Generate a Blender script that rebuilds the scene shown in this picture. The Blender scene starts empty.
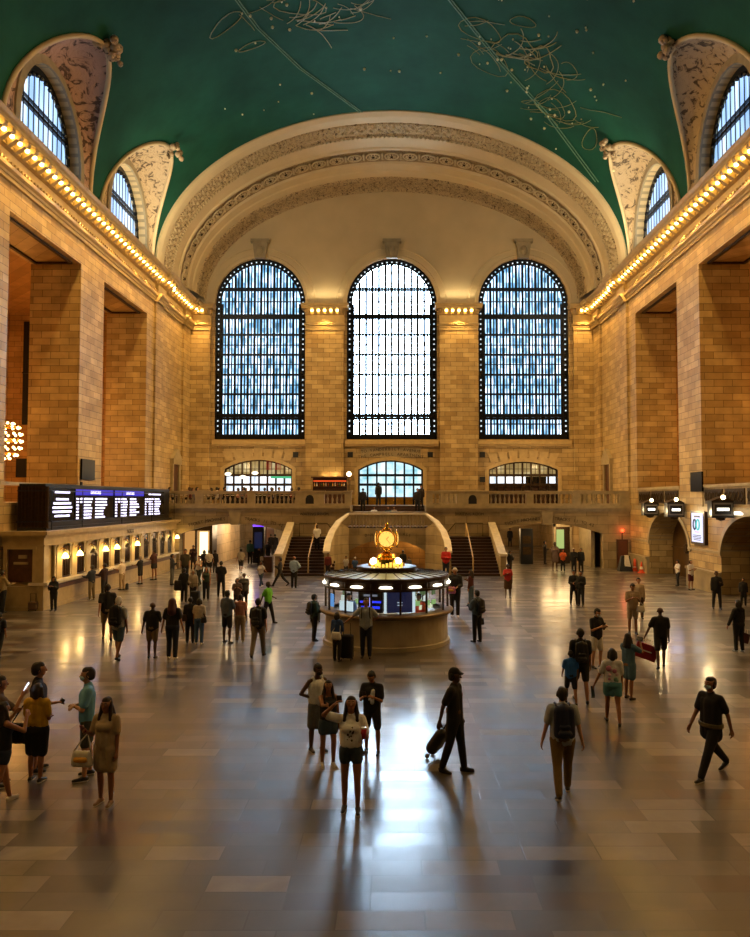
# light levels
E_CENTER, E_SIDE, E_LUN, E_DOOR = 50.0, 4.2, 1.8, 1.2
E_BULB, E_CORN, E_UP, E_ARCH, E_COR, E_BALC, E_APSE, E_GATE, E_PASS, E_WALLLAMP = 20, 340, 22, 460, 420, 100, 30, 110, 800, 18
E_FLOOD = 3500
EXPO = 0.0
import bpy, math, random
from mathutils import Vector, Matrix
random.seed(7)
PI = math.pi
S = bpy.context.scene
COL = S.collection
R = math.radians
CX = 0.3; CZ = 4.7; PITCH = math.atan(31.5/750); PPX = 395.5
CP, SP = math.cos(PITCH), math.sin(PITCH)

def P(px, py, y):
    u = (px-PPX)/750; v = (468.5-py)/750
    t = y/(CP-v*SP)
    return Vector((CX+u*t, y, CZ+t*(SP+v*CP)))
def ground(px, py, z=0.0):
    u = (px-PPX)/750; v = (468.5-py)/750
    t = (z-CZ)/(SP+v*CP)
    return Vector((CX+u*t, t*(CP-v*SP), z))

# ------------------------------------------------------------------ mesh builder
class MB:
    def __init__(s): s.v = []; s.f = []; s.uv = None
    def add(s, vs, fs):
        n = len(s.v); s.v += [tuple(p) for p in vs]; s.f += [tuple(i+n for i in f) for f in fs]; return s
    def box(s, x0, x1, y0, y1, z0, z1):
        return s.add([(x0,y0,z0),(x1,y0,z0),(x1,y1,z0),(x0,y1,z0),(x0,y0,z1),(x1,y0,z1),(x1,y1,z1),(x0,y1,z1)],
                     [(0,3,2,1),(4,5,6,7),(0,1,5,4),(1,2,6,5),(2,3,7,6),(3,0,4,7)])
    def cbox(s, c, d): return s.box(c[0]-d[0]/2,c[0]+d[0]/2,c[1]-d[1]/2,c[1]+d[1]/2,c[2]-d[2]/2,c[2]+d[2]/2)
    def bbox(s, x0, x1, y0, y1, z0, z1, b):      # bevelled box (vertical and top edges)
        q = [(x0+b,y0),(x1-b,y0),(x1,y0+b),(x1,y1-b),(x1-b,y1),(x0+b,y1),(x0,y1-b),(x0,y0+b)]
        cx, cy = (x0+x1)/2, (y0+y1)/2
        def ring(z, k):
            return [(cx+(x-cx)*(1-k/max(1e-6,(x1-x0)/2)), cy+(y-cy)*(1-k/max(1e-6,(y1-y0)/2)), z) for x, y in q]
        return s.loft([ring(z0,b), ring(z0+b,0), ring(z1-b,0), ring(z1,b)], caps=True)
    def loft(s, rings, closed=True, caps=False):
        n = len(rings[0]); vs = [p for r in rings for p in r]; fs = []
        for i in range(len(rings)-1):
            for j in range(n if closed else n-1):
                k = (j+1) % n
                fs.append((i*n+j, i*n+k, (i+1)*n+k, (i+1)*n+j))
        if caps:
            fs.append(tuple(reversed(range(n)))); m = (len(rings)-1)*n; fs.append(tuple(m+j for j in range(n)))
        return s.add(vs, fs)
    def lathe(s, prof, c=(0,0,0), n=24, a0=0, a1=2*PI):
        full = abs(a1-a0-2*PI) < 1e-6
        m = n if full else n+1
        rings = [[(c[0]+r*math.cos(a0+(a1-a0)*j/n), c[1]+r*math.sin(a0+(a1-a0)*j/n), c[2]+z) for j in range(m)] for r, z in prof]
        return s.loft(rings, closed=full)
    def sphere(s, c, r, n=12, m=8, sc=(1,1,1)):
        rings = []
        for i in range(m+1):
            t = PI*i/m; rr = max(math.sin(t),1e-4)
            rings.append([(c[0]+r*sc[0]*rr*math.cos(2*PI*j/n), c[1]+r*sc[1]*rr*math.sin(2*PI*j/n), c[2]-r*sc[2]*math.cos(t)) for j in range(n)])
        return s.loft(rings)
    def cap(s, a, ra, b, rb, n=10, m=3):         # tapered capsule
        a = Vector(a); b = Vector(b); d = b-a
        L = d.length
        if L < 1e-5: d = Vector((0,0,1)); L = 0
        else: d = d/L
        u = d.orthogonal().normalized(); w = d.cross(u)
        rings = []
        for i in range(m+1):
            t = PI/2*(1-i/m); c = a-d*(ra*math.sin(t)); r = max(ra*math.cos(t),1e-4)
            rings.append([c+u*(r*math.cos(2*PI*j/n))+w*(r*math.sin(2*PI*j/n)) for j in range(n)])
        for i in range(m+1):
            t = PI/2*i/m; c = b+d*(rb*math.sin(t)); r = max(rb*math.cos(t),1e-4)
            rings.append([c+u*(r*math.cos(2*PI*j/n))+w*(r*math.sin(2*PI*j/n)) for j in range(n)])
        return s.loft(rings)
    def tube(s, pts, r, n=8, closed=False):
        pts = [Vector(p) for p in pts]; rings = []; up = None
        N = len(pts)
        for i, p in enumerate(pts):
            if closed: d = pts[(i+1)%N]-pts[i-1]
            else: d = pts[min(i+1,N-1)]-pts[max(i-1,0)]
            d = d.normalized() if d.length > 1e-9 else Vector((0,0,1))
            u = d.orthogonal().normalized() if up is None else (up-d*up.dot(d))
            u = u.normalized() if u.length > 1e-6 else d.orthogonal().normalized()
            up = u; w = d.cross(u)
            rr = r[i] if isinstance(r,(list,tuple)) else r
            rings.append([p+u*(rr*math.cos(2*PI*j/n))+w*(rr*math.sin(2*PI*j/n)) for j in range(n)])
        if closed: rings.append(rings[0])
        return s.loft(rings, caps=not closed)
    def sweep(s, prof, path, closed=False, caps=False):   # path: list of functions (a,b)->point
        rings = [[f(a,b) for a, b in prof] for f in path]
        return s.loft(rings, closed=closed, caps=caps)
    def grid(s, rows, thick=None):
        return s.loft(rows, closed=False)
    def poly(s, pts, ext=None):
        n = len(pts)
        if ext is None: return s.add(pts, [tuple(range(n))])
        e = Vector(ext); a = [Vector(p) for p in pts]; b = [p+e for p in a]
        return s.add(a+b, [tuple(reversed(range(n))), tuple(range(n,2*n))]+[(i,(i+1)%n,(i+1)%n+n,i+n) for i in range(n)])
    def build(s, name, m, parent=None, smooth=False, loc=None, remesh=None, sm=2, fix=True):
        me = bpy.data.meshes.new(name); me.from_pydata(s.v, [], s.f)
        if smooth: me.polygons.foreach_set('use_smooth', [True]*len(me.polygons))
        if isinstance(m, (list,tuple)):
            for q in m: me.materials.append(q)
        elif m: me.materials.append(m)
        o = bpy.data.objects.new(name, me); COL.objects.link(o)
        if loc: o.location = loc
        if parent: o.parent = parent
        if remesh:
            md = o.modifiers.new('r','REMESH'); md.mode = 'VOXEL'; md.voxel_size = remesh; md.use_smooth_shade = True
            if sm:
                md = o.modifiers.new('s','SMOOTH'); md.iterations = sm; md.factor = .5
            REM.append(o)
        return o
REM = []
def add_text(mb_unused, s, size, m, loc, rot, parent=None, name='lettering', ext=.01, align='CENTER'):
    c = bpy.data.curves.new(name, 'FONT'); c.body = s; c.size = size; c.extrude = ext
    c.align_x = align; c.align_y = 'CENTER'; c.resolution_u = 2
    c.materials.append(m)
    o = bpy.data.objects.new(name, c); COL.objects.link(o); o.location = loc; o.rotation_euler = rot
    if parent: o.parent = parent
    REM.append(o)
    return o
def bake_all():
    global REM
    dg = bpy.context.evaluated_depsgraph_get(); new = []
    for o in REM:
        me = bpy.data.meshes.new_from_object(o.evaluated_get(dg)); new.append(me)
    for o, me in zip(REM, new):
        if o.type == 'FONT':
            m = bpy.data.objects.new(o.name+'_m', me); nm = o.name
            COL.objects.link(m); m.matrix_local = o.matrix_local.copy(); m.parent = o.parent
            m.location = o.location; m.rotation_euler = o.rotation_euler
            for k in o.keys(): m[k] = o[k]
            bpy.data.objects.remove(o); m.name = nm
        else:
            o.modifiers.clear(); o.data = me
            me.polygons.foreach_set('use_smooth', [True]*len(me.polygons))
    REM = []
def struct(o): o['kind'] = 'structure'; return o
def tag(o, label, cat, group=None, kind=None):
    o['label'] = label; o['category'] = cat
    if group: o['group'] = group
    if kind: o['kind'] = kind
    return o
def thing(name, label, cat, loc=(0,0,0), rz=0, group=None):
    o = bpy.data.objects.new(name, None); o.empty_display_size = .1; COL.objects.link(o)
    o.location = loc; o.rotation_euler = (0,0,rz)
    return tag(o, label, cat, group)
KIDS = {}
def copy_tree(root, loc, rz=0, label=None):
    def cp(o, par):
        c = o.copy(); COL.objects.link(c); c.parent = par
        for ch in KIDS.get(o.name, []) : cp(ch, c)
        return c
    r = cp(root, None); r.location = loc; r.rotation_euler = (0,0,rz)
    if label: r['label'] = label
    return r
def reg(root):
    for o in COL.objects:
        if o.parent: KIDS.setdefault(o.parent.name, [])
    for o in list(COL.objects):
        p = o.parent
        while p is not None:
            if p == root:
                if o not in KIDS[o.parent.name]: KIDS[o.parent.name].append(o)
                break
            p = p.parent

# ------------------------------------------------------------------ materials
MC = {}
def lin(c):
    if isinstance(c, str):
        c = c.lstrip('#'); c = [int(c[i:i+2],16)/255 for i in (0,2,4)]
    return tuple((x/12.92 if x <= .04045 else ((x+.055)/1.055)**2.4) for x in c[:3])+(1,)
def newmat(name):
    m = bpy.data.materials.new(name); m.use_nodes = True; nt = m.node_tree
    return m, nt, nt.nodes['Principled BSDF']
def N(nt, t, **k):
    n = nt.nodes.new(t)
    for a, b in k.items():
        if a[0] == '_': setattr(n, a[1:], b)
        else: n.inputs[a.replace('_',' ')].default_value = b
    return n
def plain(name, c, rough=.6, metal=0, var=.12, scale=8, bump=0, spec=None):
    if name in MC: return MC[name]
    m, nt, b = newmat(name); c = lin(c)
    tc = N(nt,'ShaderNodeTexCoord'); no = N(nt,'ShaderNodeTexNoise', Scale=scale, Detail=3.0)
    nt.links.new(tc.outputs['Object'], no.inputs['Vector'])
    cr = N(nt,'ShaderNodeValToRGB'); nt.links.new(no.outputs['Fac'], cr.inputs['Fac'])
    cr.color_ramp.elements[0].position = .3; cr.color_ramp.elements[1].position = .7
    cr.color_ramp.elements[0].color = tuple(x*(1-var) for x in c[:3])+(1,)
    cr.color_ramp.elements[1].color = tuple(min(1,x*(1+var)) for x in c[:3])+(1,)
    nt.links.new(cr.outputs['Color'], b.inputs['Base Color'])
    b.inputs['Roughness'].default_value = rough; b.inputs['Metallic'].default_value = metal
    if spec is not None: b.inputs['Specular IOR Level'].default_value = spec
    if bump:
        bm = N(nt,'ShaderNodeBump', Strength=bump, Distance=.02); nt.links.new(no.outputs['Fac'], bm.inputs['Height'])
        nt.links.new(bm.outputs['Normal'], b.inputs['Normal'])
    MC[name] = m; return m
def emit(name, c, s):
    if name in MC: return MC[name]
    m, nt, b = newmat(name)
    b.inputs['Base Color'].default_value = (.02,.02,.02,1); b.inputs['Emission Color'].default_value = lin(c)
    b.inputs['Emission Strength'].default_value = s
    MC[name] = m; return m
def stone(name, c1, c2, mortar, bw=1.5, bh=.62, rough=.55, msize=.012, bump=.35, off=.5, nvar=.25):
    m, nt, b = newmat(name)
    ge = N(nt,'ShaderNodeNewGeometry'); sx = N(nt,'ShaderNodeSeparateXYZ'); nt.links.new(ge.outputs['Position'], sx.inputs[0])
    ad = N(nt,'ShaderNodeMath', _operation='ADD'); nt.links.new(sx.outputs[0], ad.inputs[0]); nt.links.new(sx.outputs[1], ad.inputs[1])
    cb = N(nt,'ShaderNodeCombineXYZ'); nt.links.new(ad.outputs[0], cb.inputs[0]); nt.links.new(sx.outputs[2], cb.inputs[1])
    br = N(nt,'ShaderNodeTexBrick', Scale=1.0, _offset=off)
    br.inputs['Brick Width'].default_value = bw; br.inputs['Row Height'].default_value = bh
    br.inputs['Mortar Size'].default_value = msize; br.inputs['Mortar Smooth'].default_value = .3
    br.inputs['Color1'].default_value = lin(c1); br.inputs['Color2'].default_value = lin(c2); br.inputs['Mortar'].default_value = lin(mortar)
    nt.links.new(cb.outputs[0], br.inputs['Vector'])
    no = N(nt,'ShaderNodeTexNoise', Scale=1.3, Detail=6.0); nt.links.new(ge.outputs['Position'], no.inputs['Vector'])
    mp = N(nt,'ShaderNodeMapRange'); mp.inputs[1].default_value=.3; mp.inputs[2].default_value=.7; mp.inputs[3].default_value=1-nvar; mp.inputs[4].default_value=1+nvar*.5
    nt.links.new(no.outputs['Fac'], mp.inputs[0])
    mx = N(nt,'ShaderNodeVectorMath', _operation='SCALE'); nt.links.new(br.outputs['Color'], mx.inputs[0]); nt.links.new(mp.outputs[0], mx.inputs['Scale'])
    nt.links.new(mx.outputs[0], b.inputs['Base Color']); b.inputs['Roughness'].default_value = rough
    bm = N(nt,'ShaderNodeBump', Strength=bump, Distance=.03, _invert=True); nt.links.new(br.outputs['Fac'], bm.inputs['Height'])
    nt.links.new(bm.outputs['Normal'], b.inputs['Normal'])
    MC[name] = m; return m
# ================================================================== materials of the place
M_STONE = stone('caen_stone', '#bfa573', '#9c8050', '#5e4a2c', .98, .37, rough=.45, msize=.014, bump=.6)
M_STONE2 = stone('caen_stone_low', '#a3916f', '#8d7b59', '#5f513a', 1.5, .6, bump=.25, nvar=.3)
M_TRIM = plain('trim_stone', '#b59c6c', .5, var=.1, scale=3)
M_TRIM2 = plain('trim_stone_grey', '#9a8b6c', .45, var=.16, scale=2.5)
M_PLASTER = plain('cream_plaster', '#c9b48a', .7, var=.06, scale=.6)
M_MARBLE = plain('white_marble', '#cfc4ae', .25, var=.12, scale=3)
M_DARK = plain('dark_iron', '#15171a', .4, metal=.6, var=.2)
M_BRONZE = plain('bronze', '#3a2a18', .38, metal=.7, var=.2)
M_WOOD = plain('dark_wood', '#4a2a16', .4, var=.3, scale=5)
M_BRASS = plain('brass', '#d9a441', .22, metal=1, var=.08)
M_BLACK = plain('matte_black', '#08090b', .5, var=.1)
M_CARVE = plain('carved_shadow', '#3c3122', .8)
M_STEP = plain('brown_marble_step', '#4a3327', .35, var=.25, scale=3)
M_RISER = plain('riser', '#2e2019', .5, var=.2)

def floor_mat():
    m, nt, b = newmat('marble_floor')
    ge = N(nt,'ShaderNodeNewGeometry')
    def brick(bw, bh, off, frq):
        br = N(nt,'ShaderNodeTexBrick', Scale=1.0, _offset=off, _offset_frequency=frq)
        br.inputs['Brick Width'].default_value=bw; br.inputs['Row Height'].default_value=bh
        br.inputs['Mortar Size'].default_value=.011; br.inputs['Mortar Smooth'].default_value=.2
        br.inputs['Color1'].default_value=(0,0,0,1); br.inputs['Color2'].default_value=(1,1,1,1); br.inputs['Mortar'].default_value=(.5,.5,.5,1)
        nt.links.new(ge.outputs['Position'], br.inputs['Vector']); return br
    br = brick(1.0,.4,.37,3)
    cr = N(nt,'ShaderNodeValToRGB'); cr.color_ramp.interpolation='LINEAR'
    E = cr.color_ramp.elements; cols = [(0,'#1c1916'),(.12,'#46291b'),(.22,'#3a352d'),(.42,'#5c5549'),(.58,'#413b32'),(.74,'#695f52'),(.9,'#8d8578'),(1,'#3c362e')]
    E[0].color = lin(cols[0][1]); E[1].color = lin(cols[-1][1])
    for p, c in cols[1:-1]:
        e = E.new(p); e.color = lin(c)
    nt.links.new(br.outputs['Color'], cr.inputs['Fac'])
    no = N(nt,'ShaderNodeTexNoise', Scale=1.8, Detail=5.0, Roughness=.6, Distortion=.5); nt.links.new(ge.outputs['Position'], no.inputs['Vector'])
    mp = N(nt,'ShaderNodeMapRange'); mp.inputs[1].default_value=.32; mp.inputs[2].default_value=.68; mp.inputs[3].default_value=.74; mp.inputs[4].default_value=1.18
    nt.links.new(no.outputs['Fac'], mp.inputs[0])
    mx = N(nt,'ShaderNodeVectorMath', _operation='SCALE'); nt.links.new(cr.outputs['Color'], mx.inputs[0]); nt.links.new(mp.outputs[0], mx.inputs['Scale'])
    mj = N(nt,'ShaderNodeMix', _data_type='RGBA'); nt.links.new(br.outputs['Fac'], mj.inputs['Factor']); nt.links.new(mx.outputs[0], mj.inputs[6]); mj.inputs[7].default_value = lin('#3a3024')
    nt.links.new(mj.outputs[2], b.inputs['Base Color'])
    n2 = N(nt,'ShaderNodeTexNoise', Scale=.8, Detail=6.0); nt.links.new(ge.outputs['Position'], n2.inputs['Vector'])
    rr = N(nt,'ShaderNodeMapRange'); rr.inputs[1].default_value=.3; rr.inputs[2].default_value=.7; rr.inputs[3].default_value=FLOOR_R0; rr.inputs[4].default_value=FLOOR_R1
    nt.links.new(n2.outputs['Fac'], rr.inputs[0]); 
    ar = N(nt,'ShaderNodeMath', _operation='MULTIPLY_ADD'); nt.links.new(br.outputs['Color'], ar.inputs[0]); ar.inputs[1].default_value=.12; nt.links.new(rr.outputs[0], ar.inputs[2])
    nt.links.new(ar.outputs[0], b.inputs['Roughness'])
    b.inputs['IOR'].default_value = FLOOR_IOR
    b.inputs['Coat Roughness'].default_value=.17; cw = N(nt,'ShaderNodeMapRange'); cw.inputs[3].default_value=1.0; cw.inputs[4].default_value=.45; nt.links.new(br.outputs['Color'], cw.inputs[0]); nt.links.new(cw.outputs[0], b.inputs['Coat Weight']); bp_ = N(nt,'ShaderNodeBump', Strength=.25, Distance=.004, _invert=True); nt.links.new(br.outputs['Fac'], bp_.inputs['Height']); nt.links.new(bp_.outputs['Normal'], b.inputs['Normal']); nt.links.new(bp_.outputs['Normal'], b.inputs['Coat Normal']); b.inputs['Coat IOR'].default_value=1.5
    MC['floor']=m; return m
FLOOR_R0, FLOOR_R1, FLOOR_IOR = .30, .38, 2.0
M_FLOOR = floor_mat()

def ceil_mat():
    m, nt, b = newmat('green_ceiling')
    ge = N(nt,'ShaderNodeNewGeometry')
    no = N(nt,'ShaderNodeTexNoise', Scale=.35, Detail=8.0, Roughness=.6); nt.links.new(ge.outputs['Position'], no.inputs['Vector'])
    cr = N(nt,'ShaderNodeValToRGB'); E=cr.color_ramp.elements
    E[0].position=.3; E[0].color=lin('#0a3f2f'); E[1].position=.7; E[1].color=lin('#16543f')
    nt.links.new(no.outputs['Fac'], cr.inputs['Fac']); nt.links.new(cr.outputs['Color'], b.inputs['Base Color'])
    b.inputs['Roughness'].default_value=.75; b.inputs['Specular IOR Level'].default_value=.2
    return m
M_CEIL = ceil_mat()
def relief_mat(name, c, dark, sc=1.6):
    m, nt, b = newmat(name)
    ge = N(nt,'ShaderNodeNewGeometry')
    no = N(nt,'ShaderNodeTexNoise', Scale=sc, Detail=5.0, Roughness=.62, Distortion=1.6); nt.links.new(ge.outputs['Position'], no.inputs['Vector'])
    cr = N(nt,'ShaderNodeValToRGB'); E=cr.color_ramp.elements
    E[0].position=.40; E[0].color=lin(dark); E[1].position=.47; E[1].color=lin(c)  # hollows painted darker, the shade of the relief put into the colour
    nt.links.new(no.outputs['Fac'], cr.inputs['Fac']); nt.links.new(cr.outputs['Color'], b.inputs['Base Color'])
    b.inputs['Roughness'].default_value=.7
    bm = N(nt,'ShaderNodeBump', Strength=.9, Distance=.25); nt.links.new(no.outputs['Fac'], bm.inputs['Height']); nt.links.new(bm.outputs['Normal'], b.inputs['Normal'])
    return m
M_RELIEF_P = relief_mat('relief_rose', '#bf9a84', '#5a4338', 1.3)
M_RELIEF = relief_mat('relief_cream', '#c2a983', '#5e4c36', 1.9)
M_ORN2 = relief_mat('ornament_ground', '#a3895c', '#7a6240', 6)
M_ORN = relief_mat('ornament_plaster', '#c6ae82', '#6a5638', 4.5)

def glass_mat(name, cols, strength, sx=2.2, sz=.9, wid=.31, hei=.62):
    """bright frosted glass, each light a slightly different tone"""
    m, nt, b = newmat(name)
    ge = N(nt,'ShaderNodeNewGeometry'); s = N(nt,'ShaderNodeSeparateXYZ'); nt.links.new(ge.outputs['Position'], s.inputs[0])
    ad = N(nt,'ShaderNodeMath', _operation='ADD'); nt.links.new(s.outputs[0], ad.inputs[0]); nt.links.new(s.outputs[1], ad.inputs[1])
    cb = N(nt,'ShaderNodeCombineXYZ'); nt.links.new(ad.outputs[0], cb.inputs[0]); nt.links.new(s.outputs[2], cb.inputs[1])
    br = N(nt,'ShaderNodeTexBrick', Scale=1.0, _offset=0.0); br.inputs['Brick Width'].default_value=wid; br.inputs['Row Height'].default_value=hei
    br.inputs['Mortar Size'].default_value=.0; br.inputs['Color1'].default_value=(0,0,0,1); br.inputs['Color2'].default_value=(1,1,1,1)
    nt.links.new(cb.outputs[0], br.inputs['Vector'])
    vm = N(nt,'ShaderNodeVectorMath', _operation='MULTIPLY'); nt.links.new(cb.outputs[0], vm.inputs[0]); vm.inputs[1].default_value=(sx,sz,1)
    no = N(nt,'ShaderNodeTexNoise', Scale=.5, Detail=4.0); nt.links.new(vm.outputs[0], no.inputs['Vector'])
    a2 = N(nt,'ShaderNodeMath', _operation='MULTIPLY_ADD'); nt.links.new(br.outputs['Color'], a2.inputs[0]); a2.inputs[1].default_value=.4
    m3 = N(nt,'ShaderNodeMapRange'); m3.inputs[1].default_value=.33; m3.inputs[2].default_value=.67; m3.inputs[3].default_value=0; m3.inputs[4].default_value=.6
    nt.links.new(no.outputs['Fac'], m3.inputs[0]); nt.links.new(m3.outputs[0], a2.inputs[2])
    cr = N(nt,'ShaderNodeValToRGB'); E=cr.color_ramp.elements
    E[0].color=lin(cols[0]); E[1].color=lin(cols[-1])
    for i, c in enumerate(cols[1:-1]):
        e = E.new((i+1)/(len(cols)-1)); e.color=lin(c)
    nt.links.new(a2.outputs[0], cr.inputs['Fac'])
    nt.links.new(cr.outputs['Color'], b.inputs['Emission Color']); b.inputs['Emission Strength'].default_value=strength
    b.inputs['Base Color'].default_value=(.1,.1,.1,1); b.inputs['Roughness'].default_value=.15
    return m
G_CENTER = glass_mat('glass_centre', ['#9cc4ea','#b4d6f4','#c6e0fa','#d4e8ff'], E_CENTER, 2.5, 1.2)
G_SIDE = glass_mat('glass_side', ['#16303e','#4a7492','#a0bcd6','#e6eefa'], E_SIDE, 6.0, 1.2, .28, .42)
G_RND = glass_mat('glass_roundel', ['#9cc4d8','#ffffff'], 1.3, 2, 1, .31, .5)
G_LUN = glass_mat('glass_lunette', ['#6b93c8','#9cc0e8','#d8e8fa'], E_LUN, 2, .4, .42, 3)
G_DOOR = glass_mat('glass_door', ['#58b4c8','#c8ecf4','#ffffff'], E_DOOR, 2, 2, .5, .8)

# ================================================================== shell
W = 16.5; YB = 60.7; YF = 51.8; YE = -7.0
SPZ = 21.1; VA = 16.5; VB = 11.0
def fl():
    o = MB().box(-27,27,YE-1,80,-.3,0).build('floor', M_FLOOR); struct(o)
fl()

def colwall(mb, u0, u1, z0, z1, holes, f, t):
    """wall in (u,z) with holes (ua,ub,zb,ztop_fn); f(u,z,d)->point; t thickness"""
    us = {u0, u1}
    for ua, ub, zb, zt in holes:
        us.add(max(ua,u0)); us.add(min(ub,u1))
        if callable(zt):
            for k in range(1,24): us.add(ua+(ub-ua)*(1-math.cos(PI*k/24))/2)
    us = sorted(us)
    for a, b in zip(us[:-1], us[1:]):
        if b-a < 1e-5: continue
        mid = (a+b)/2
        hs = sorted([h for h in holes if h[0] < mid < h[1]], key=lambda h: h[2])
        za = zb_ = z0
        segs = []
        for ua, ub, hb, zt in hs:
            if hb > za+1e-5: segs.append((za,zb_,hb,hb))
            if callable(zt): za, zb_ = zt(a), zt(b)
            else: za = zb_ = zt
        segs.append((za,zb_,z1,z1))
        for la, lb, ha, hb in segs:
            if ha-la < 1e-6 and hb-lb < 1e-6: continue
            v = [f(a,la,0),f(b,lb,0),f(b,hb,0),f(a,ha,0),f(a,la,t),f(b,lb,t),f(b,hb,t),f(a,ha,t)]
            mb.add(v, [(0,1,2,3),(7,6,5,4),(0,4,5,1),(3,2,6,7),(0,3,7,4),(1,5,6,2)])
    return mb
def arch(c, hw, zs, rise):
    def g(u):
        q = max(0,1-((u-c)/hw)**2); return zs+rise*math.sqrt(q)
    return g
def seg(c, hw, zs, rise):       # segmental arch
    r = (hw*hw+rise*rise)/(2*rise)
    def g(u): return zs+rise-r+math.sqrt(max(0,r*r-(u-c)**2))
    return g

# ---- back wall
WINX = [-10.75, 0.0, 10.75]; WHW = 3.68; WZS = 20.75; WZB = 9.6
bw = MB()
holes = [(x-WHW, x+WHW, WZB, arch(x, WHW, WZS, 3.75)) for x in WINX]
holes += [(-13.6,-8.05,4.3,seg(-10.8,2.78,7.25,.75)), (-2.75,2.55,4.3,seg(-.1,2.65,7.2,.75)), (7.8,13.5,4.3,seg(10.65,2.85,7.2,.65))]
holes += [(-14.9,-6.6,-.3,4.0),(6.6,14.9,-.3,4.0)]
colwall(bw, -17.5, 17.5, -.3, 32.5, holes, lambda u,z,d: (u, YB+d, z), 1.1)
wall_back = struct(bw.build('wall_back', M_STONE))
# cream plaster skin of the tympanum above the entablature
tp = MB()
holes = [(x-WHW, x+WHW, 20.3, arch(x, WHW, WZS, 3.75)) for x in WINX]
colwall(tp, -16.4, 16.4, 20.45, 32, holes, lambda u,z,d: (u, YB-.06+d, z), .05)
struct(tp.build('wall_back_plaster', M_PLASTER))
# east wall behind the camera
struct(MB().box(-17.5,17.5,YE-.8,YE,-.3,33).build('wall_front', M_STONE))

# ---- side walls with tall upper openings
BAYC = [46.5, 35.9, 25.3, 14.7, 4.1]; BH = 3.72
OPB, OPT = 4.35, 17.3
def side_wall(sg):
    mb = MB(); holes = [(c-BH, c+BH, OPB if sg>0 else 4.6, OPT) for c in BAYC]
    if sg > 0:
        for c in (44.8, 34.2, 23.6): holes.append((c-3.25, c+3.25, -.3, arch(c,3.25,1.9,2.05)))
    # wall thickness to 2.6
    def add(hs, z0, z1):
        colwall(mb, YE-.8, YB+1, z0, z1, hs, lambda u,z,d: (sg*(W+d), u, z), 2.7)
    if sg > 0:
        add([h for h in holes if h[2] < 0], -.3, 4.35); add([h for h in holes if h[2] > 0], 4.35, 20.9)
        # lunette band
    else: add(holes, -.3, 20.9)
    return struct(mb.build('wall_left' if sg<0 else 'wall_right', M_STONE))
side_wall(-1); side_wall(1)
# lunette wall band (thin, above cornice) with arched windows
LR = 3.2; LZ = 21.9
for sg in (-1,1):
    mb = MB(); holes = [(c-LR, c+LR, 20.9, arch(c,LR,LZ,3.75)) for c in BAYC]
    colwall(mb, YE-.8, YB+1, 20.9, 28.2, holes, lambda u,z,d: (sg*(W+d), u, z), .9)
    struct(mb.build('wall_left_attic' if sg<0 else 'wall_right_attic', M_PLASTER))

# ---- corridor rooms beyond the openings
M_CORR = stone('corridor_stone', '#b58a52', '#9a713c', '#5c4426', .98,.37)
for sg in (-1,1):
    mb = MB()
    X0, X1 = W+2.7, W+10.5
    def bx(a,b,*r): mb.box(min(sg*a,sg*b), max(sg*a,sg*b), *r)
    bx(X1,X1+.4,YE,YB+1,3.6,18.4)            # far wall
    bx(X0,X1,52.6,53.2,3.6,18.4); bx(X0,X1,YE-.4,YE,3.6,18.4)
    bx(W+2.7,X1+.4,YE,53.2,17.9,18.3)           # ceiling
    bx(W+2.7,X1+.4,YE,53.2,3.9,4.3)           # floor
    struct(mb.build('wall_corridor_left' if sg<0 else 'wall_corridor_right', M_CORR))
    # coffer frame under each lintel
    for i, c in enumerate(BAYC[:3]):
        k = MB()
        for (a,b,y0,y1) in ((W+.35,W+.5,c-BH+.3,c+BH-.3),(W+2.2,W+2.35,c-BH+.3,c+BH-.3),(W+.35,W+2.35,c-BH+.3,c-BH+.45),(W+.35,W+2.35,c+BH-.45,c+BH-.3)):
            k.box(min(sg*a,sg*b),max(sg*a,sg*b),y0,y1,OPT-.1,OPT)
        struct(k.build('trim_%d'%(10+i+(3 if sg>0 else 0)), M_BRONZE))

# ---- vault with petal shaped severies
TH_A = R(32)
def vp(th, sg, y, k=1.0): return (sg*VA*k*math.cos(th), y, SPZ+VB*k*math.sin(th))
def hwid(th):   # half width of petal at angle th
    q = min(1,max(0,th/TH_A)); return 4.62*(1-q**2.1)**.55*(1-.10*q)
NT = 30
BAYF = BAYC+[-6.5]
mb = MB()
ths = [TH_A*(1-(1-i/NT)**1.7) for i in range(NT+1)]
for sg in (-1,1):
    for c in BAYF:
        for s2 in (-1,1):
            rows = []
            for th in ths:
                h = hwid(th); y1 = c+s2*5.3
                rows.append([vp(th,sg,c+s2*h+(y1-(c+s2*h))*j/4) for j in range(5)])
            mb.grid(rows)
    rows = []
    for i in range(25):
        th = TH_A+(PI/2-TH_A)*i/24
        rows.append([vp(th,sg,y) for y in (-11.8,-4,4,12,20,28,36,44,51.8,52.3)])
    mb.grid(rows)
ceiling = struct(mb.build('ceiling', M_CEIL, smooth=True))

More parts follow.
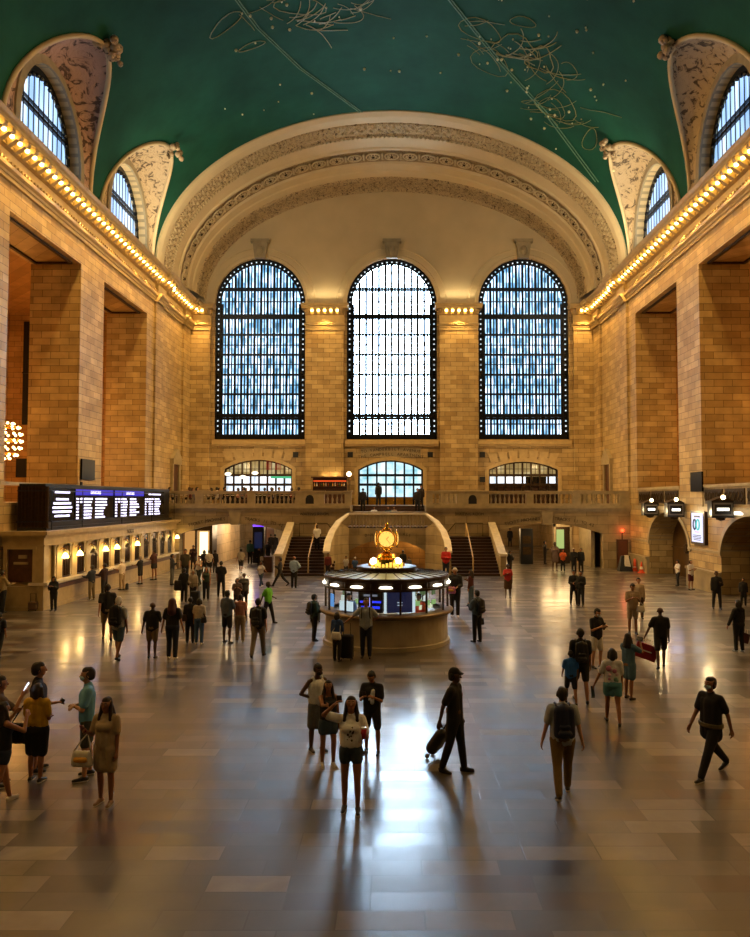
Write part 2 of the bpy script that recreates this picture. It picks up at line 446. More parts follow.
# severies, rims, lunette windows
def lun_frame_pts(c, sg, r, x, zs=LZ, rise=3.75, n=24, k=0.0):
    pts = []
    for i in range(n+1):
        t = PI*i/n; y = c-(r+k)*math.cos(t); z = zs+(rise+k)*math.sin(t)
        pts.append((sg*x, y, z))
    return [(sg*x, c-(r+k), 20.9)]+pts+[(sg*x, c+(r+k), 20.9)]
wi = 4
for sg in (-1,1):
    for bi, c in enumerate(BAYC):
        n = 26
        inner = lun_frame_pts(c, sg, 3.62, W-.02, rise=4.15, n=n)
        outer = []
        m = len(inner)
        for i in range(m):
            s = -1+2*i/(m-1)
            a = PI/2*(1-abs(s)); th = TH_A*math.sin(a)**.95
            outer.append(vp(th, sg, c+(1 if s>0 else -1)*hwid(th)*1.0, .998))
        rows = []
        for j in range(9):
            q = j/8; row = []
            for i in range(m):
                a = Vector(inner[i]); b = Vector(outer[i]); p = a.lerp(b,q)
                p.z -= .0*math.sin(PI*q)
                bul = .25*math.sin(PI*q)*math.sin(PI*i/(m-1))
                p.x += sg*bul*1.2; p.z += bul
                row.append(p)
            rows.append(row)
        sv = struct(MB().grid(rows).build('trim_%d'%(20+bi+(5 if sg>0 else 0)), M_RELIEF_P if (sg<0 and bi==1) else M_RELIEF, smooth=True))
        MB().tube([Vector(p)*1 for p in outer], .13, 6).build('rim_molding', M_PLASTER, sv, smooth=True)
        # apex cartouche
        ap = Vector(vp(TH_A,sg,c,.985)); k = MB()
        rnd = random.Random(bi*3+sg)
        for q in range(16):
            o = Vector((rnd.uniform(-.45,.45), rnd.uniform(-.55,.55), rnd.uniform(-.55,.45)))
            k.sphere(ap+o, rnd.uniform(.13,.26), 7, 5)
        k.build('cartouche', M_RELIEF, sv, smooth=True)
        # archivolt (inner reveal) of window
        av = MB()
        A = lun_frame_pts(c, sg, LR, W-.12, rise=3.75, n=n); B = lun_frame_pts(c, sg, 3.62, W-.12, rise=4.15, n=n); C = lun_frame_pts(c, sg, 3.62, W+.1, rise=4.15, n=n)
        D = lun_frame_pts(c, sg, LR, W+.5, rise=3.75, n=n)
        av.grid([D,A,B,C]); av.build('archivolt', M_TRIM2, sv, smooth=False)
        # window
        wn = 'window_%d'%wi; wi += 1
        fr = MB()
        g = arch(c,LR,LZ,3.75)
        y = c-LR+.34
        xs = W+.45
        while y < c+LR-.2:
            fr.box(*sorted((sg*xs, sg*(xs+.03))), y-.03, y+.03, 20.85, g(y)); y += .5
        for z, h in ((21.0,.2),(23.35,.16),(23.65,.07)):
            q = math.sqrt(max(0,1-((z-LZ)/3.75)**2)) if z > LZ else 1
            fr.box(*sorted((sg*xs, sg*(xs+.16))), c-LR*q, c+LR*q, z-h/2, z+h/2)
        A = lun_frame_pts(c, sg, LR-.42, xs, rise=3.3, n=n); B = lun_frame_pts(c, sg, LR+.02, xs, rise=3.77, n=n)
        fr.grid([A,B])
        # scroll beads on border
        for q in range(20):
            t = PI*(q+.5)/20; fr.sphere((sg*(xs-.03), c-(LR-.4)*math.cos(t), LZ+3.3*math.sin(t)), .13, 6, 4)
        fo = struct(fr.build(wn, M_DARK))
        pn = MB(); pts = [(sg*(xs+.25), p[1], p[2]) for p in lun_frame_pts(c, sg, LR, 0, n=n)]
        pn.poly(pts); pn.build('window_pane', G_LUN, fo)

# ---- great arch at the west end
def ell(a, b, th, y): return (a*math.cos(th), y, SPZ+b*math.sin(th))
# profile (s, drop): s 0..1 outer->inner
AP = [(0,-.15),(0,.0),(.02,.12),(.10,.12),(.12,.03),(.13,.10),(.15,.10),(.16,.02)]
def apos(s, d):
    y = 51.75+(YB-51.75)*s; a = 16.45-.95*s-d; b = 11.0-1.72*s-d
    return y, a, b
def band(name, prof, m, n=72):
    rings = []
    for i in range(n+1):
        th = PI*i/n; rings.append([ell(*(lambda q:(q[1],q[2]))(apos(s,d)), th, apos(s,d)[0]) for s, d in prof])
    return MB().loft(rings, closed=False).build(name, m, smooth=False)
arch_o = struct(band('trim_1', [(-.01,-.3),(-.01,.1),(.03,.22),(.09,.22),(.12,.08)], M_PLASTER))
band('ornament_band', [(.12,.08),(.125,.16),(.14,.16),(.145,.06),(.16,.05),(.21,.05),(.26,.05),(.265,.14),(.285,.14),(.29,.06)], M_ORN).parent = arch_o
band('plain_band', [(.29,.06),(.42,.06),(.43,.16),(.45,.16),(.46,.0)], M_PLASTER).parent = arch_o
band('rosette_band', [(.46,.0),(.62,.0)], M_ORN2).parent = arch_o
band('plain_band', [(.62,.0),(.63,.16),(.65,.16),(.66,.1),(.72,.1),(.73,.18),(.76,.2),(.80,.2)], M_PLASTER).parent = arch_o
band('inner_band', [(.80,.2),(.81,.3),(.83,.3),(.835,.22),(.96,.22),(.965,.36),(1.0,.4),(1.0,.1)], M_ORN).parent = arch_o
# rosettes, beads
ro = MB(); rd = MB(); bd = MB(); sq = MB()
NR = 35
for i in range(NR):
    th = PI*(i+.5)/NR; y, a, b = apos(.54,.06)
    c = Vector(ell(a,b,th,y)); nrm = Vector((-math.cos(th)/a,0,-math.sin(th)/b)).normalized()
    tx = Vector((0,1,-.18)).normalized(); ty = nrm.cross(tx).normalized(); tx = ty.cross(nrm)
    ring = [c+tx*.52*math.cos(q*PI/9)+ty*.52*math.sin(q*PI/9)+nrm*.03 for q in range(18)]
    ro.tube(ring, .07, 5, closed=True)
    for q in range(9):
        d = tx*math.cos(q*2*PI/9)+ty*math.sin(q*2*PI/9)
        ro.tube([c+d*.13+nrm*.07, c+d*.36+nrm*.05], [.03,.06], 5)
    rd.sphere(c+nrm*.05, .12, 8, 5)
    c2 = Vector(ell(a,b,th+PI/NR/2,y))
    for s3 in (-.32,.32): ro.sphere(c2+tx*s3+nrm*.04, .11, 6, 4)
    ro.sphere(c2+nrm*.04, .09, 6, 4)
ro.build('rosette_ring', M_PLASTER, arch_o, smooth=True); rd.build('rosette_center', M_BRONZE, arch_o, smooth=True)
for k in range(150):
    th = PI*(k+.5)/150
    for s in (.1325,.275):
        y,a,b = apos(s,.2); bd.sphere(ell(a,b,th,y), .09, 5, 4)
    y,a,b = apos(.18+.04*(k%2),.09); bd.sphere(ell(a,b,th,y), .13, 6, 4)
bd.build('bead_row', M_PLASTER, arch_o, smooth=True)
for k in range(31):
    th = PI*(k+.5)/31; y,a,b = apos(.9,.27)
    c = Vector(ell(a,b,th,y))
    for q in range(5):
        an = 2*PI*q/5; sq.sphere(c+Vector((-math.sin(th)*.14*math.cos(an), .2*math.sin(an), math.cos(th)*.14*math.cos(an))), .11, 6, 4)
    for q in (-1,1):
        y,a,b = apos(.9+q*.045,.26); sq.tube([ell(a,b,th-.03,y), ell(a,b,th+.03,y)], .03, 4)
sq.build('floral_boss', M_ORN, arch_o, smooth=True)

# ---- painted ceiling figures (generic gilt line drawing), laid on the vault
M_GILT = plain('gilt_paint', '#8f8a4c', .5, var=.3, scale=20)
M_GILT2 = plain('gilt_band', '#5f8a6c', .6, var=.2)
M_STAR = plain('star_gilt', '#e8e2b0', .4, var=.1)
def vray(px, py, k=.9955):
    u=(px-PPX)/750; v=(468.5-py)/750; d=Vector((u, CP-v*SP, SP+v*CP)); o=Vector((CX,0,CZ))
    a=VA*k; b=VB*k
    A=(d.x/a)**2+(d.z/b)**2; B=2*(o.x*d.x/a**2+(o.z-SPZ)*d.z/b**2); C=(o.x/a)**2+((o.z-SPZ)/b)**2-1
    t=(-B+math.sqrt(B*B-4*A*C))/(2*A); return o+d*t
def stroke(mb, pts, w):
    q = []
    for a, b in zip(pts[:-1], pts[1:]):
        for k in range(3): q.append((a[0]+(b[0]-a[0])*k/3, a[1]+(b[1]-a[1])*k/3))
    q.append(pts[-1])
    mb.tube([vray(*p) for p in q], w, 4)
gb = MB(); gl = MB(); gs = MB()
for e in (-1.5, 1.5):
    stroke(gb, [(228+e,-12),(258+e,28),(300+e,68),(362+e,113)], .035)
    stroke(gb, [(442+e,-10),(500+e,62),(545+e,112),(597+e,182)], .035)
rn = random.Random(11)
def flow(cx, cy, w, h, n, wd, ang=0):
    for i in range(n):
        x, y = cx+rn.uniform(-w,w)*.5, cy+rn.uniform(-h,h)*.5
        a = ang+rn.uniform(-.6,.6); da = rn.uniform(-.16,.16); pts = []
        for k in range(rn.randint(6,13)):
            pts.append((x,y)); x += 3.6*math.cos(a); y += 3.6*math.sin(a)*.8; a += da+rn.uniform(-.1,.1)
        stroke(gl, pts, wd)
def loop(cx, cy, rx, ry, wd, a0=0, a1=2*PI, ph=0, wob=.1):
    pts = []
    for k in range(17):
        t = a0+(a1-a0)*k/16; r = 1+wob*math.sin(3*t+ph)
        x, y = rx*r*math.cos(t), ry*r*math.sin(t); pts.append((cx+x*math.cos(ph)-y*math.sin(ph), cy+x*math.sin(ph)+y*math.cos(ph)))
    stroke(gl, pts, wd)
flow(262,6,50,18,5,.016,.2); flow(315,22,60,16,15,.024,-.1); flow(330,8,50,14,6,.016,.1)
loop(226,24,20,6,.02,ph=-.7); loop(252,46,14,3,.02,ph=-.35); loop(300,6,26,9,.02,ph=.1); loop(345,14,18,10,.02,-1,2.2)
flow(462,38,40,34,8,.016,.3); flow(515,50,40,24,12,.026,.2); flow(545,60,34,26,7,.02,.8)
loop(480,30,22,10,.022,ph=.4); loop(515,48,22,12,.03,ph=.2,wob=.2); loop(540,60,14,12,.034,ph=.5,wob=.2); loop(523,22,13,5,.022,ph=.2); loop(566,72,11,9,.022,-2,1.5)
loop(490,62,20,12,.02,ph=.5); loop(556,105,22,13,.022,ph=.5); loop(552,108,14,9,.022,ph=.5); flow(560,112,44,24,8,.016,.4); loop(590,140,7,11,.022,ph=.3); flow(525,106,24,12,6,.018,0)
for i in range(95):
    px, py = rn.uniform(120,640), rn.uniform(-5,175)
    if i > 62: px, py = rn.choice([(290,22),(505,50),(555,108)]); px += rn.uniform(-50,50); py += rn.uniform(-24,24)
    if py > 112-0.0+((px-392)/237)**2*150*(.6): continue
    if px < 185 and py > 20: continue
    c = vray(px,py); gs.sphere(c, rn.choice([.05,.06,.09]), 6, 4)
gb.build('painted_band', M_GILT2, ceiling); gl.build('painted_figures', M_GILT, ceiling); gs.build('painted_stars', M_STAR, ceiling)

# ---- main cornices
CPROF = [(0,18.5),(.14,18.5),(.14,18.66),(.2,18.68),(.2,18.8),(.34,18.88),(.38,19.02),(.1,19.08),(.1,19.72),(.3,19.78),(.3,19.9),(.34,19.9),(.34,20.16),(.98,20.16),(.98,20.3),(1.08,20.36),(1.16,20.48),(1.16,20.54),(.9,20.6),(.4,20.9),(.0,20.95)]
def cornice_run(name, pts_fn):
    return struct(MB().sweep(CPROF, pts_fn).build(name, M_TRIM))
M_BULB = emit('cornice_bulb', '#ffd070', E_BULB)
bulb_me = MB().sphere((0,0,0), .11, 8, 6)
bulb0 = bulb_me.build('light_bulb', M_BULB, smooth=True)
bulbs = [bulb0]
def put_bulb(p, lab, grp):
    o = bulb0 if 'label' not in bulb0 else bulb0.copy()
    if o is not bulb0: COL.objects.link(o)
    o.location = p; tag(o, lab, 'light bulb', grp)
mod = {}
for sg in (-1,1):
    def mk(yy, off=0): return lambda a,b: (sg*(W-a-off), yy, b)
    path = [mk(YE), mk(51.6), mk(51.6,.22), mk(53.4,.22), mk(53.4), mk(58.4), mk(58.4,.22), mk(60.7,.22)]
    c = cornice_run('trim_2' if sg<0 else 'trim_3', path)
    k = MB(); y = 26.0; i = 0
    while y < 59.7:
        o = .22 if (51.6<y<53.4 or y>58.4) else 0
        X = sg*(W-o)
        # scrolled modillion
        pr = [(.34,20.16),(.92,20.16),(.94,20.04),(.86,19.94),(.74,19.98),(.62,19.88),(.46,19.78),(.34,19.7)]
        k.poly([(X-sg*a, y-.13, b) for a, b in pr], (0,.26,0))
        put_bulb((X-sg*.66, y+.33, 20.0), 'bare bulb glowing under the %s cornice between two brackets' % ('left wall' if sg<0 else 'right wall'), 'bare bulbs along the %s cornice' % ('left' if sg<0 else 'right'))
        y += .66
    k.build('bracket_row', M_TRIM, c)
    # dentil course
    k = MB(); y = 26
    while y < 60.3: k.box(*sorted((sg*(W-.3), sg*(W-.14))), y, y+.13, 19.12, 19.24); y += .3
    k.build('dentil_course', M_TRIM, c)

# back wall pilasters with entablature
PX = [(-16.5,-14.75),(-6.95,-3.9),(3.9,6.95),(14.75,16.5)]
for i, (a, b) in enumerate(PX):
    o = struct(MB().box(a,b,YB-.3,YB+.02,4.2,18.6).build('trim_%d'%(40+i), M_STONE))
    MB().box(a-.08,b+.08,YB-.42,YB,4.2,5.5).build('plinth', M_TRIM2, o)
    a2, b2 = (a, b)
    # entablature that returns round the pilaster
    def pf(x, y): return lambda q, z: (x(q), y(q), z)
    path = []
    if i > 0: path += [lambda q,z: (a2-q*.35, YB+.1, z), lambda q,z: (a2-q*.35, YB-.3-q*.6, z)]
    else: path += [lambda q,z: (a2, YB-.3-q*.6, z)]
    if i < 3: path += [lambda q,z: (b2+q*.35, YB-.3-q*.6, z), lambda q,z: (b2+q*.35, YB+.1, z)]
    else: path += [lambda q,z: (b2, YB-.3-q*.6, z)]
    CP2 = [p for p in CPROF if p[1] <= 20.62]+[(0,20.65)]
    e = MB().sweep(CP2, path).build('entablature', M_TRIM, o)
    MB().box(a2,b2,YB-.3,YB,18.6,20.6).build('entablature_core', M_TRIM, o)
    k = MB(); n = max(2, round((b-a)/.55)); 
    for j in range(n):
        x = a+(b-a)*(j+.5)/n
        pr = [(.2,20.16),(.56,20.16),(.56,20.04),(.46,19.94),(.34,19.84),(.2,19.74)]
        k.poly([(x-.13, YB-.3-q, z) for q, z in pr], (.26,0,0))
    for j in range(n-1):
        x = a+(b-a)*(j+1)/n
        put_bulb((x, YB-.3-.42, 20.0), 'bare bulb under the cornice of the pilaster beside the arched window', 'bare bulbs on the window wall pilasters')
    k.build('bracket_row', M_TRIM, o)

# ---- great windows
for i, x in enumerate(WINX):
    side = i != 1
    g = arch(x, WHW, WZS, 3.75); gi = arch(x, WHW-.5, WZS, 3.25)
    yf = YB+.35
    fr = MB()
    for j in range(25):
        u = x-WHW+.5+(2*WHW-1)*j/24
        w = (.095 if j % 2 == 0 else .05)*(1 if side else 1.1)
        fr.box(u-w, u+w, yf, yf+.1, WZB, min(g(u), gi(u)+.05))
    zs = [(11.6,.14),(13.35,.08),(14.95,.08),(16.6,.08),(18.25,.08),(19.75,.2),(21.95,.07),(22.1,.05),(14.1,.03),(15.8,.03),(17.4,.03),(12.4,.03),(10.9,.05),(21.0,.03)]
    for z, h in zs:
        q = math.sqrt(max(0,1-((z-WZS)/3.75)**2)) if z > WZS else 1
        fr.box(x-(WHW-.05)*q, x+(WHW-.05)*q, yf-.04, yf+.14, z-h, z+h)
    fr.box(x-WHW, x+WHW, yf-.1, yf+.2, WZB, WZB+.45)
    # small arched heads above the bottom rail
    for j in range(24):
        u = x-WHW+.5+(2*WHW-1)*(j+.5)/24
        fr.sphere((u, yf+.05, 11.35), .12, 6, 4, (1,.3,1))
    def outl(r, rise, y):
        return [(x-r, y, WZB)]+[(x-r*math.cos(PI*t/32), y, WZS+rise*math.sin(PI*t/32)) for t in range(33)]+[(x+r, y, WZB)]
    fr.grid([outl(WHW-.42,3.3,yf-.02), outl(WHW-.42,3.3,yf-.08), outl(WHW-.3,3.42,yf-.08), outl(WHW-.3,3.42,yf-.02)])
    fr.grid([outl(WHW-.12,3.63,yf-.02), outl(WHW-.12,3.63,yf-.1), outl(WHW+.02,3.77,yf-.1), outl(WHW+.02,3.77,yf-.02)])
    fr.grid([outl(WHW-.44,3.3,yf+.04), outl(WHW+.02,3.77,yf+.04)])
    rd_me = MB()
    z = WZB+.75
    while z < WZS:
        for s in (-1,1): rd_me.lathe([(0,0),(.1,0)],n=8); n_=len(rd_me.v); rd_me.v[n_-16:] = [(x+s*(WHW-.22)+v[0], yf-.02, z+v[1]) for v in rd_me.v[n_-16:]]
        z += .42
    for t in range(27):
        a = PI*(t+.5)/27
        rd_me.lathe([(0,0),(.1,0)],n=8); n_=len(rd_me.v); rd_me.v[n_-16:] = [(x-(WHW-.22)*math.cos(a)+v[0], yf-.02, WZS+3.52*math.sin(a)+v[1]) for v in rd_me.v[n_-16:]]
    # scroll border
    z = WZB+.7
    while z < WZS:
        for s in (-1,1):
            c = (x+s*(WHW-.22), yf, z)
            fr.tube([(c[0]+.1*math.cos(t*PI/4), yf-.04, z+.12*math.sin(t*PI/4)) for t in range(8)], .035, 4, closed=True)
            fr.box(c[0]-.14,c[0]+.14,yf-.05,yf+.02,z+.15,z+.21)
        z += .42
    for t in range(27):
        a = PI*(t+.5)/27
        c = (x-(WHW-.22)*math.cos(a), WZS+3.52*math.sin(a))
        fr.tube([(c[0]+.1*math.cos(q*PI/4), yf-.04, c[1]+.1*math.sin(q*PI/4)) for q in range(8)], .04, 4, closed=True)
    wf = struct(fr.build('window_%d'%(i+1), M_DARK))
    pn = MB().poly([(p[0], yf+.35, p[2]) for p in outl(WHW,3.75,0)])
    pn.build('window_pane', G_SIDE if side else G_CENTER, wf)
    rd_me.build('border_glass', G_RND, wf)
    # archivolt + keystone + sill
    tr = MB()
    def o2(r, rise, y): return [(x-r*math.cos(PI*t/32), y, WZS+rise*math.sin(PI*t/32)) for t in range(33)]
    tr.grid([o2(WHW,3.75,YB+.3), o2(WHW,3.75,YB-.1), o2(WHW+.25,4.0,YB-.14), o2(WHW+.3,4.05,YB-.08), o2(WHW+.75,4.5,YB-.1), o2(WHW+.8,4.55,YB-.15), o2(WHW+.9,4.65,YB-.15), o2(WHW+.92,4.67,YB-.05)])
    t0 = struct(tr.build('trim_%d'%(50+i), M_PLASTER))
    k = MB(); k.poly([(x-.42,YB-.1,24.4),(x+.42,YB-.1,24.4),(x+.6,YB-.1,25.7),(x-.6,YB-.1,25.7)], (0,-.35,0)); k.box(x-.75,x+.75,YB-.55,YB-.05,25.7,25.95); k.sphere((x,YB-.45,25.0),.3,8,6,(1,.5,1.4))
    k.build('keystone', M_TRIM2, t0)
    s = MB(); s.box(x-WHW-.1,x+WHW+.1,YB-.2,YB+.3,WZB-.55,WZB-.4); s.box(x-WHW-.1,x+WHW+.1,YB-.28,YB+.3,WZB-.4,WZB-.1); s.box(x-WHW,x+WHW,YB-.15,YB+.3,WZB-.1,WZB)
    s.build('window_sill', M_TRIM, t0)
    # moulding at springing line between arches
for a, b in ((-7.1,-3.7),(3.7,7.1)):
    pass

# ---- lower doors on the balcony
def seg_pts(c, hw, zs, rise, y, zb, n=16):
    g = seg(c,hw,zs,rise)
    return [(c-hw, y, zb)]+[(c-hw+2*hw*i/n, y, g(c-hw+2*hw*i/n)) for i in range(n+1)]+[(c+hw, y, zb)]
G_BARTR = glass_mat('glass_transom_warm', ['#6b5a34','#b89a5e','#e8d9a8'], .8, 2, 2, .7, 1)
G_WHITE = glass_mat('glass_white_light', ['#9fb4c4','#e8f0f8','#ffffff'], 1.5, 2, 2, .45, 1)
G_DARK = plain('glass_dark', '#171410', .1, var=.3)
def lower_door(n, c, hw, zs, rise, kind):
    g = seg(c,hw,zs,rise); y = YB+.4
    fr = MB()
    nb = 7 if kind == 'c' else 8
    for j in range(nb+1):
        u = c-hw+2*hw*j/nb; w = .07
        fr.box(max(u-w,c-hw), min(u+w,c+hw), y-.06, y+.1, 4.3, g(max(min(u,c+hw-.02),c-hw+.02)))
    for z in (6.72, 5.95): fr.box(c-hw, c+hw, y-.08, y+.12, z-.1, z+.1)
    A = seg_pts(c,hw-.13,zs-.05,rise-.05,y-.1,4.3); B = seg_pts(c,hw+.02,zs+.02,rise,y-.1,4.3); C = seg_pts(c,hw+.02,zs+.02,rise,y+.1,4.3)
    fr.grid([A,B,C])
    if kind != 'c':
        for j in range(nb):
            u = c-hw+2*hw*(j+.5)/nb; fr.box(u-.02,u+.02,y,y+.05,6.72,g(u))
        fr.box(c-hw,c+hw,y,y+.05,7.2,7.25)
    d = struct(fr.build('door_%d'%n, M_BRONZE if kind!='c' else M_DARK))
    yp = y+.3
    if kind == 'c':
        MB().poly(seg_pts(c,hw,zs,rise,yp,4.9)).build('window_pane', G_DOOR, d)
        MB().box(c-hw,c+hw,y,y+.2,4.3,4.95).build('door_panel', M_BRASS, d)
    elif kind == 'l':
        MB().poly(seg_pts(c,hw,zs,rise,yp,6.7)).build('window_pane', G_BARTR, d)
        MB().box(c-hw,c+hw,yp,yp+.05,5.2,6.72).build('window_pane', G_WHITE, d)
        MB().box(c-hw,c+hw,yp,yp+.05,4.3,5.2).build('window_pane', G_DARK, d)
    else:
        MB().poly(seg_pts(c,hw,zs,rise,yp,6.6)).build('window_pane', G_BARTR, d)
        MB().box(c-hw,c+.3,yp,yp+.05,6.0,6.62).build('window_pane', G_WHITE, d); MB().box(c+2,c+hw,yp,yp+.05,6.0,6.62).build('window_pane', G_WHITE, d)
        MB().box(c+.3,c+2,yp,yp+.05,6.0,6.62).build('window_pane', G_DARK, d)
        MB().box(c-hw,c+hw,yp,yp+.05,4.3,6.0).build('door_panel', M_WOOD, d)
    k = MB(); A = seg_pts(c,hw,zs,rise,YB-.02,4.3); B = seg_pts(c,hw,zs,rise,YB-.1,4.3); C = seg_pts(c,hw+.3,zs+.1,rise+.2,YB-.1,4.3); D = seg_pts(c,hw+.3,zs+.1,rise+.2,YB+.02,4.3)
    k.grid([A,B,C,D]); k.build('door_surround', M_TRIM, d)
    # voussoirs
    k = MB()
    for j in range(-3,4):
        x = c+j*.8; zz = g(c)+.55-abs(j)*.1
        k.poly([(x-.3-j*.03,YB-.04,zz-.3),(x+.3-j*.03+.0,YB-.04,zz-.3),(x+.36+j*.05,YB-.04,zz+.45),(x-.36+j*.05,YB-.04,zz+.45)], (0,-.03,0))
    if kind != 'c': k.build('voussoir', M_TRIM, d)
lower_door(1,-10.82,2.75,7.2,.75,'l'); lower_door(2,-.1,2.62,7.15,.75,'c'); lower_door(3,10.65,2.8,7.15,.65,'r')
# carved inscription over the middle door
pl = struct(MB().box(-2.5,2.35,YB-.05,YB,8.15,9.0).build('trim_60', M_TRIM2))
def arc_text(s, c, z0, R0, size, y, parent, m=None, step=.62):
    n = len(s)
    for i, ch in enumerate(s):
        if ch == ' ': continue
        a = (i-(n-1)/2)*size*step/R0
        add_text(None, ch, size, m or M_CARVE, (c+R0*math.sin(a), y, z0-R0*(1-math.cos(a))), (PI/2,a,0), parent, 'carved_letter', .006)
arc_text('TO VANDERBILT AVENUE', -.08, 8.8, 14, .34, YB-.06, pl, step=.72)
arc_text('THE CAMPBELL APARTMENT', -.08, 8.4, 14, .34, YB-.06, pl, step=.72)
for x, z, s in ((-3.35,8.35,.26),(3.1,8.35,.26),(7.3,8.35,.26),(7.3,6.35,.26),(-7.75,8.35,.26)):
    tag(MB().box(x-s/1.2,x+s/1.2,YB-.36,YB-.3,z-s/1.2,z+s/1.2).build('vent_grille', M_BLACK), 'small dark square vent %s' % {-3.35:'left of the carved inscription',3.1:'right of the carved inscription',7.3:'beside the dark bronze balcony door, %s of two' % ('upper' if z>7 else 'lower'),-7.75:'in the stone beside the arched dining window'}[x], 'vent')

# ---- side wall trim: pilaster strips, jamb niches, plinth
for sg, n in ((-1,70),(1,75)):
    o = struct(MB().box(*sorted((sg*(W-.16),sg*(W+.02))),51.7,53.3,4.3,18.6).build('trim_%d'%n, M_STONE))
    o = struct(MB().box(*sorted((sg*(W-.16),sg*(W+.02))),58.5,60.6,4.3,18.6).build('trim_%d'%(n+1), M_STONE))
    # pedimented niche door
    d = MB(); y0,y1 = 55.9,57.9
    d.box(*sorted((sg*(W-.2),sg*(W+.0))),y0,y0+.3,4.3,7.6); d.box(*sorted((sg*(W-.2),sg*(W+.0))),y1-.3,y1,4.3,7.6); d.box(*sorted((sg*(W-.28),sg*W)),y0-.1,y1+.1,7.4,7.8)
    d.poly([(sg*(W-.3),y0-.15,7.8),(sg*(W-.3),y1+.15,7.8),(sg*(W-.3),(y0+y1)/2,8.6)], (sg*.3,0,0))
    dd = struct(d.build('door_%d'%(4+(sg>0)), M_TRIM2))
    MB().box(*sorted((sg*(W-.06),sg*W)),y0+.3,y1-.3,4.3,7.4).build('door_panel', M_WOOD, dd)
# baseboards on right
bb = MB()
for a, b in ((YE,20.35),(26.85,30.95),(37.45,41.55),(48.05,51.8)):
    bb.box(W-.18,W,a,b,0,.95); bb.box(W-.26,W,a,b,.95,1.08)
    bb.box(W-.08,W,a,b,2.0,2.12)
struct(bb.build('baseboard_right', M_TRIM2))
struct(MB().box(-W,-W+.15,YE,32.0,0,.9).build('baseboard_left', M_TRIM2))
# string course under right openings, bronze panel parapet
for i, c in enumerate(BAYC[:3]):
    o = struct(MB().box(W-.14,W+.4,c-BH-.3,c+BH+.3,4.1,4.35).box(W-.05,W+.4,c-BH,c+BH,5.35,5.5).build('trim_%d'%(80+i), M_TRIM2))
    MB().box(W+.05,W+.3,c-BH,c+BH,4.35,5.35).build('parapet', M_STONE2, o)
    k = MB()
    for j in range(3):
        y0 = c-BH+.3+j*(2*BH-.3)/3; y1 = y0+(2*BH-.3)/3-.3
        k.box(W+.0,W+.06,y0,y1,4.5,5.25)
        for q in range(5):
            yy = y0+(y1-y0)*(q+.5)/5; k.tube([(W-.02, yy+.14*math.cos(t), 4.88+.24*math.sin(t)) for t in [PI*w/4 for w in range(8)]], .03, 4, closed=True)
    k.build('bronze_panel', M_BRONZE, o)
o = struct(MB().box(-W-.4,-W+.05,31.8,51.5,5.35,5.5).build('trim_86', M_TRIM2))

# ---- right gates: recess behind arched openings
M_GATE = plain('bronze_gate', '#4c3518', .45, metal=.35, var=.35, scale=1.2)
for i, c in enumerate((44.8, 34.2, 23.6)):
    k = MB().box(W+1.5,W+1.6,c-3.4,c+3.4,0,4.2); k.box(W+1.42,W+1.5,c-.05,c+.05,0,3.6); k.box(W+1.42,W+1.5,c-3.25,c+3.25,1.7,1.78)
    d = struct(k.build('door_%d'%(6+i), M_GATE))
    k = MB(); g = arch(c,3.25,1.9,2.05); A=[];B=[];C=[]
    for t in range(33):
        a = PI*t/32; 
        A.append((W+1.45,c-3.25*math.cos(a),1.9+2.05*math.sin(a))); B.append((W-.06,c-3.25*math.cos(a),1.9+2.05*math.sin(a))); C.append((W-.06,c-3.5*math.cos(a),1.9+2.3*math.sin(a)))
    k.grid([A,B,C,[(W+.01,p[1],p[2]) for p in C]]); k.build('gate_surround', M_TRIM2, d)
# medallion on the first gate, arched inner doorway
o = MB(); p=P(661.6,551,45.5)
tag(MB().lathe([(0,0),(.3,0),(.3,.06),(.22,.1),(0,.1)],n=20).build('round_plaque', M_BRONZE), 'dark round plaque on the first bronze gate of the right wall','plaque')
q = COL.objects['round_plaque']; q.location=(W+1.42,45.6,1.75); q.rotation_euler=(0,-PI/2,0)
ia = MB(); 
A=[(W+1.4,42.9-.95*math.cos(PI*t/16)*1,2.0+.7*math.sin(PI*t/16)) for t in range(17)]
ia.poly([(W+1.4,42.9-.95,0)]+A+[(W+1.4,42.9+.95,0)], (.03,0,0))
struct(ia.build('door_9', M_WOOD))
tag(MB().box(W+1.36,W+1.44,33.9,34.9,1.2,3.15).build('notice_board', M_BLACK), 'tall black notice panel on the nearer bronze gate at right edge','panel')

# ---- balcony slab, front wall with segmental arches
LH = 3.95
bwf = MB()
hl = [(-14.6,-6.9,-.3,seg(-10.75,3.85,2.35,.72)), (6.9,14.6,-.3,seg(10.75,3.85,2.35,.72)), (-2.85,2.45,-.3,2.6)]
colwall(bwf, -16.5,16.5,-.3,3.9, hl, lambda u,z,d:(u,YF+d,z), .8)
struct(bwf.build('wall_balcony', M_STONE2))
sl = MB(); sl.box(-16.5,-2.8,YF-.0,YB+.2,3.9,4.3); sl.box(2.4,16.5,YF,YB+.2,3.9,4.3); sl.box(-2.8,2.4,YF+3.6,YB+1.2,3.9,4.3)
sl.box(-16.5,-2.8,YF-.25,YF,4.12,4.32); sl.box(2.4,16.5,YF-.25,YF,4.12,4.32)
sl.box(-16.5,-2.8,YF-.12,YF,3.92,4.12); sl.box(2.4,16.5,YF-.12,YF,3.92,4.12)
struct(sl.build('balcony_slab', M_TRIM2))
